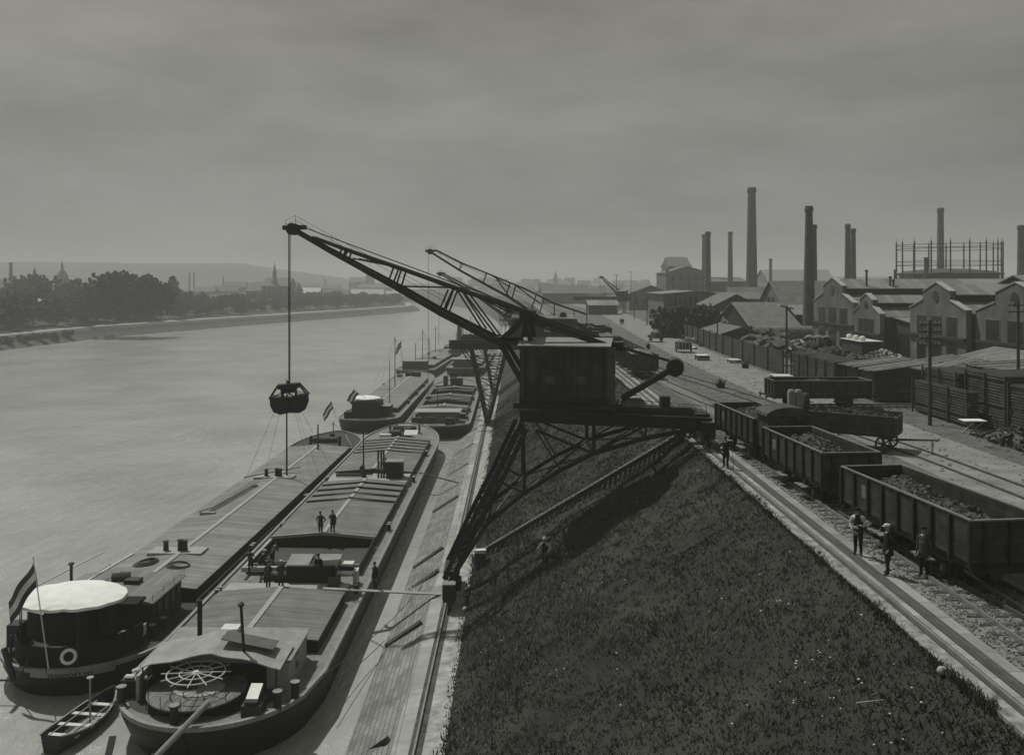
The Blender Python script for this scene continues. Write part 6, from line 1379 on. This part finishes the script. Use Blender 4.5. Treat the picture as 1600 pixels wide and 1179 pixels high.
person('man with white shirt sleeves and dark waistcoat looking down beside the nearest wagon', G(1341, 866, .05), R(215), ('front', 'pocket'), hat='cap', shirt=SHIRT, hold='paper', nod=.08, h=1.78, legs=(.08, -.06))
person('man in a dark suit and pale cap, seen in profile on the flagstones', G(1388, 897, .04), R(265), ('pocket', 'down'), hat='white_cap', h=1.76, legs=(.1, -.05))
person('dark clad man standing beside the track in the wagon shadow', G(1444, 901, .02), R(235), ('down', 'down'), hat='cap', h=1.76, coat=CLOTHG)
ridge_z = WZ+1.9+.6+.35
def onB(px, py, z, **k2): return G(px, py, z)
person('left of two men standing on the hatch ridge, hands on hips', G(501, 835, ridge_z-.12), R(195), ('hip', 'hip'), hat='cap')
person('right of two men standing on the hatch ridge, hand at his face', G(520, 833, ridge_z-.02), R(185), ('down', 'face'), hat='cap')
person('left of two men on the aft hatch, wearing braces, back to the open hold', G(419, 920, ridge_z-.35), R(10), ('front', 'front'), hat='cap', shirt=None, coat=CLOTHG, legs=(.05, -.05))
person('right of two men on the aft hatch, in a white cap', G(439, 919, ridge_z-.2), R(350), ('front', 'front'), hat='white_cap', coat=CLOTHG)
person('man in a dark jacket standing on the gangplank over the side deck', G(586, 921, -9.5), R(225), ('down', 'down'), hat=None, legs=(.14, -.12), h=1.78)
person('man leaning on the deckhouse lid of the near barge', G(498, 909, -9.1), R(190), ('front', 'front'), hat='cap', h=1.8)
person('man stooping at the left hatch edge of the near barge', G(392, 897, -9.05), R(330), ('out', 'out'), lean=.7, hat='cap')
person('man in a white cap crouching by the cross beam of the near barge', G(405, 888, -9.05), R(60), ('front', 'out'), lean=.55, hat='white_cap', sit=True)
person('bent man behind the cross beam, close to the open hold', G(425, 884, -9.05), R(20), ('front', 'front'), lean=.8, hat=None, coat=CLOTHG)
person('man at the mast of the near barge', G(603, 742, -9.0), R(180), ('front', 'hip'), hat='cap', coat=CLOTHG)
person('man in a white cap seated by the mast of the near barge', G(566, 744, -9.0), R(150), ('front', 'front'), hat='white_cap', sit=True)
person('man in a white shirt standing behind the crosswise wagon', G(1260, 622, 0), R(200), ('out', 'down'), hat='straw', shirt=SHIRT, h=1.8)
person('workman in pale shirt climbing on the grass below the stairway', on_slope(851, 889, .15), R(200), ('hip', 'out'), hat='straw', shirt=SHIRT, trousers=CLOTHG)
for q, (x, y, lab) in enumerate(((970, 508, 'left of two walkers far up the dusty road'), (973.5, 508, 'right of two walkers far up the dusty road'), (1013, 553, 'lone man by the track points'), (951, 520, 'man beside the far row of wagons'))):
    person(lab, G(x, y, 0), R(180), hat='cap')
for q, x in enumerate((705, 708.5, 712)):
    p = Q(x, 600, 176); person(['left', 'middle', 'right'][q]+' of three figures on the bow of the fourth barge', (p.x, 176, WZ+2.6), R(180), hat='cap')

# ================================================================= grass, weeds and flowers on the embankment
rng = np.random.default_rng(3)
def tufts(N, ymin, ymax, power, hmin, hmax, wd):
    y = ymin+(ymax-ymin)*rng.random(N)**power; t_ = rng.random(N)
    V = []; 
    for i in range(N):
        yy = float(y[i]); x, _, z = slope_pt(float(t_[i]), yy)
        V.append((x, yy, z))
    return np.array(V)
def blade_mesh(name, base, hmin, hmax, wd, mat, label, lean=.35, nb=3):
    N = len(base); k_ = nb; B0 = np.repeat(base, k_, axis=0); n = len(B0)
    a = rng.random(n)*2*np.pi; h = hmin+(hmax-hmin)*rng.random(n)**1.5; w_ = wd*(.6+.8*rng.random(n))
    # patches of longer and shorter growth
    s_ = np.sin(B0[:, 0]*1.1+2*np.sin(B0[:, 1]*.35))*np.cos(B0[:, 1]*.6+B0[:, 0]*.5); h = h*(.8+.45*s_)
    off = (rng.random((n, 2))-.5)*.25
    p = B0.copy(); p[:, :2] += off; dx, dy = np.cos(a)*w_, np.sin(a)*w_; l_ = (rng.random((n, 2))-.5)*2*lean*h[:, None]
    v = np.zeros((n, 3, 3)); v[:, 0] = p; v[:, 0, 0] -= dx; v[:, 0, 1] -= dy; v[:, 1] = p; v[:, 1, 0] += dx; v[:, 1, 1] += dy; v[:, 2] = p; v[:, 2, :2] += l_; v[:, 2, 2] += h; v[:, :2, 2] -= .05
    me = bpy.data.meshes.new(name); me.vertices.add(n*3); me.vertices.foreach_set('co', v.ravel()); me.loops.add(n*3); me.loops.foreach_set('vertex_index', np.arange(n*3, dtype=np.int32)); me.polygons.add(n); me.polygons.foreach_set('loop_start', np.arange(0, n*3, 3, dtype=np.int32)); me.update(calc_edges=True)
    me.materials.append(mat); o = bpy.data.objects.new(name, me); COL.objects.link(o); tag(o, label, 'grass', kind='stuff'); return o
base = tufts(90000, 18, 150, 1.45, 0, 0, 0)
blade_mesh('grass', base[:, :], .05, .22, .03, GRASSM, 'rough dark grass covering the embankment', 1.3)
b2_ = tufts(5000, 20, 120, 1.4, 0, 0, 0); b2_ = b2_[(b2_[:, 0] < 2.5+.08*(b2_[:, 1]-40))]
blade_mesh('tall_weeds', b2_, .15, .55, .035, M('weed_leaf', .07, .8, .5, .5, tint=(.98, 1.05, .85)), 'taller pale weeds near the foot of the embankment', .5, 4)
N = 3600; cxy = [(-.6, 56), (-1.2, 48), (.6, 44), (-1, 40), (1.5, 50), (-1.5, 62), (.5, 66), (3.5, 45), (-1.2, 74)]; ii = rng.integers(0, len(cxy), N); px_ = np.array([c[0] for c in cxy])[ii]+rng.normal(0, .55, N); py_ = np.array([c[1] for c in cxy])[ii]+rng.normal(0, 1.1, N)
dry = []
for a, b_ in zip(px_, py_):
    t_ = (a-(-2.35+bx(b_)))/(12.2-(-2.35))
    if t_ > .01: dry.append(slope_pt(float(t_), float(b_)))
blade_mesh('dry_grass', np.array(dry), .08, .4, .035, M('dry_straw', .22, .9, .5, 1.5), 'pale dry grass in patches near the foot of the bank', .6, 3)
# grass creeping over the edges of kerb and path
N = 5000; yy = 22+120*rng.random(N)**1.5; sel = rng.random(N) < .5
xx = np.where(sel, 12.1+.003*(yy-58.8)+rng.normal(0, .06, N), -2.3+.0129*(yy-58.8)+rng.normal(0, .18, N)); zz = np.where(sel, .0, LZ+.05)
blade_mesh('edge_grass', np.stack([xx, yy, zz], 1), .06, .25, .04, GRASSM, 'grass creeping over the edges of kerb and path', .5, 3)
# white flowers in drifts
fl = MB(); rnd = random.Random(11)
for (px, py, n_, sp) in ((1285, 1025, 26, .9), (1325, 1090, 40, 1.2), (1225, 965, 18, 1.2), (870, 1060, 16, .4), (935, 925, 10, .8), (1180, 890, 10, 1.5), (1390, 1110, 30, 1.4), (1120, 930, 8, 2), (1240, 1085, 20, 1.5), (1010, 870, 8, 2), (780, 1000, 8, 1), (1040, 760, 6, 2), (960, 1090, 10, 2)):
    c = on_slope(px, py)
    for _ in range(n_//4+1):
        t_ = clamp((c.x+rnd.gauss(0, sp)*.6+2.35)/14.5, .02, .98); yy_ = c.y+rnd.gauss(0, sp)*.7; x, y, z = slope_pt(t_, yy_); s_ = rnd.uniform(.012, .03); fl.box((x, y, z+rnd.uniform(.15, .28)), (s_*2, s_*2, s_), rnd.uniform(0, 3))
tag(fl.build('wild_flowers', PALE), 'white wild flowers scattered over the embankment', 'flowers', kind='stuff')
# stones and a bleached branch near the lower right
m = MB(); m.lathe([(.03, 0), (.13, .04), (.14, .12), (.1, .2), (.03, .22)], (0, 0, 0), 9, sy=.8); o = m.build('boulder', M('bleached_stone', .35, .9, .3, 3), smooth=True); o.location = on_slope(1472, 1056, .05); tag(o, 'pale boulder near the kerb at the lower right', 'stone')
m = MB(); a, b_ = on_slope(1338, 1104, .12), on_slope(1382, 1099, .12); m.tube(a, b_, .02, .01, n=6); o = m.build('dead_branch', RIDGE); tag(o, 'bleached branch lying in the grass at the lower right', 'branch')
# ballast stones beside the men
m = MB(); rnd = random.Random(4)
for _ in range(5200):
    y = 21+45*rnd.random()**1.5; x = 14.05+3.6*rnd.random()+ux(y); s_ = rnd.uniform(.02, .05); m.box((x, y, .015), (s_*2, s_*1.6, s_), rnd.uniform(0, 3), rnd.uniform(0, 3), rnd.uniform(0, 3))
tag(m.build('ballast_stones', M('ballast_stone', .2, .9, .7, 1.5)), 'loose ballast stones between flagstones and track', 'ballast', kind='stuff')
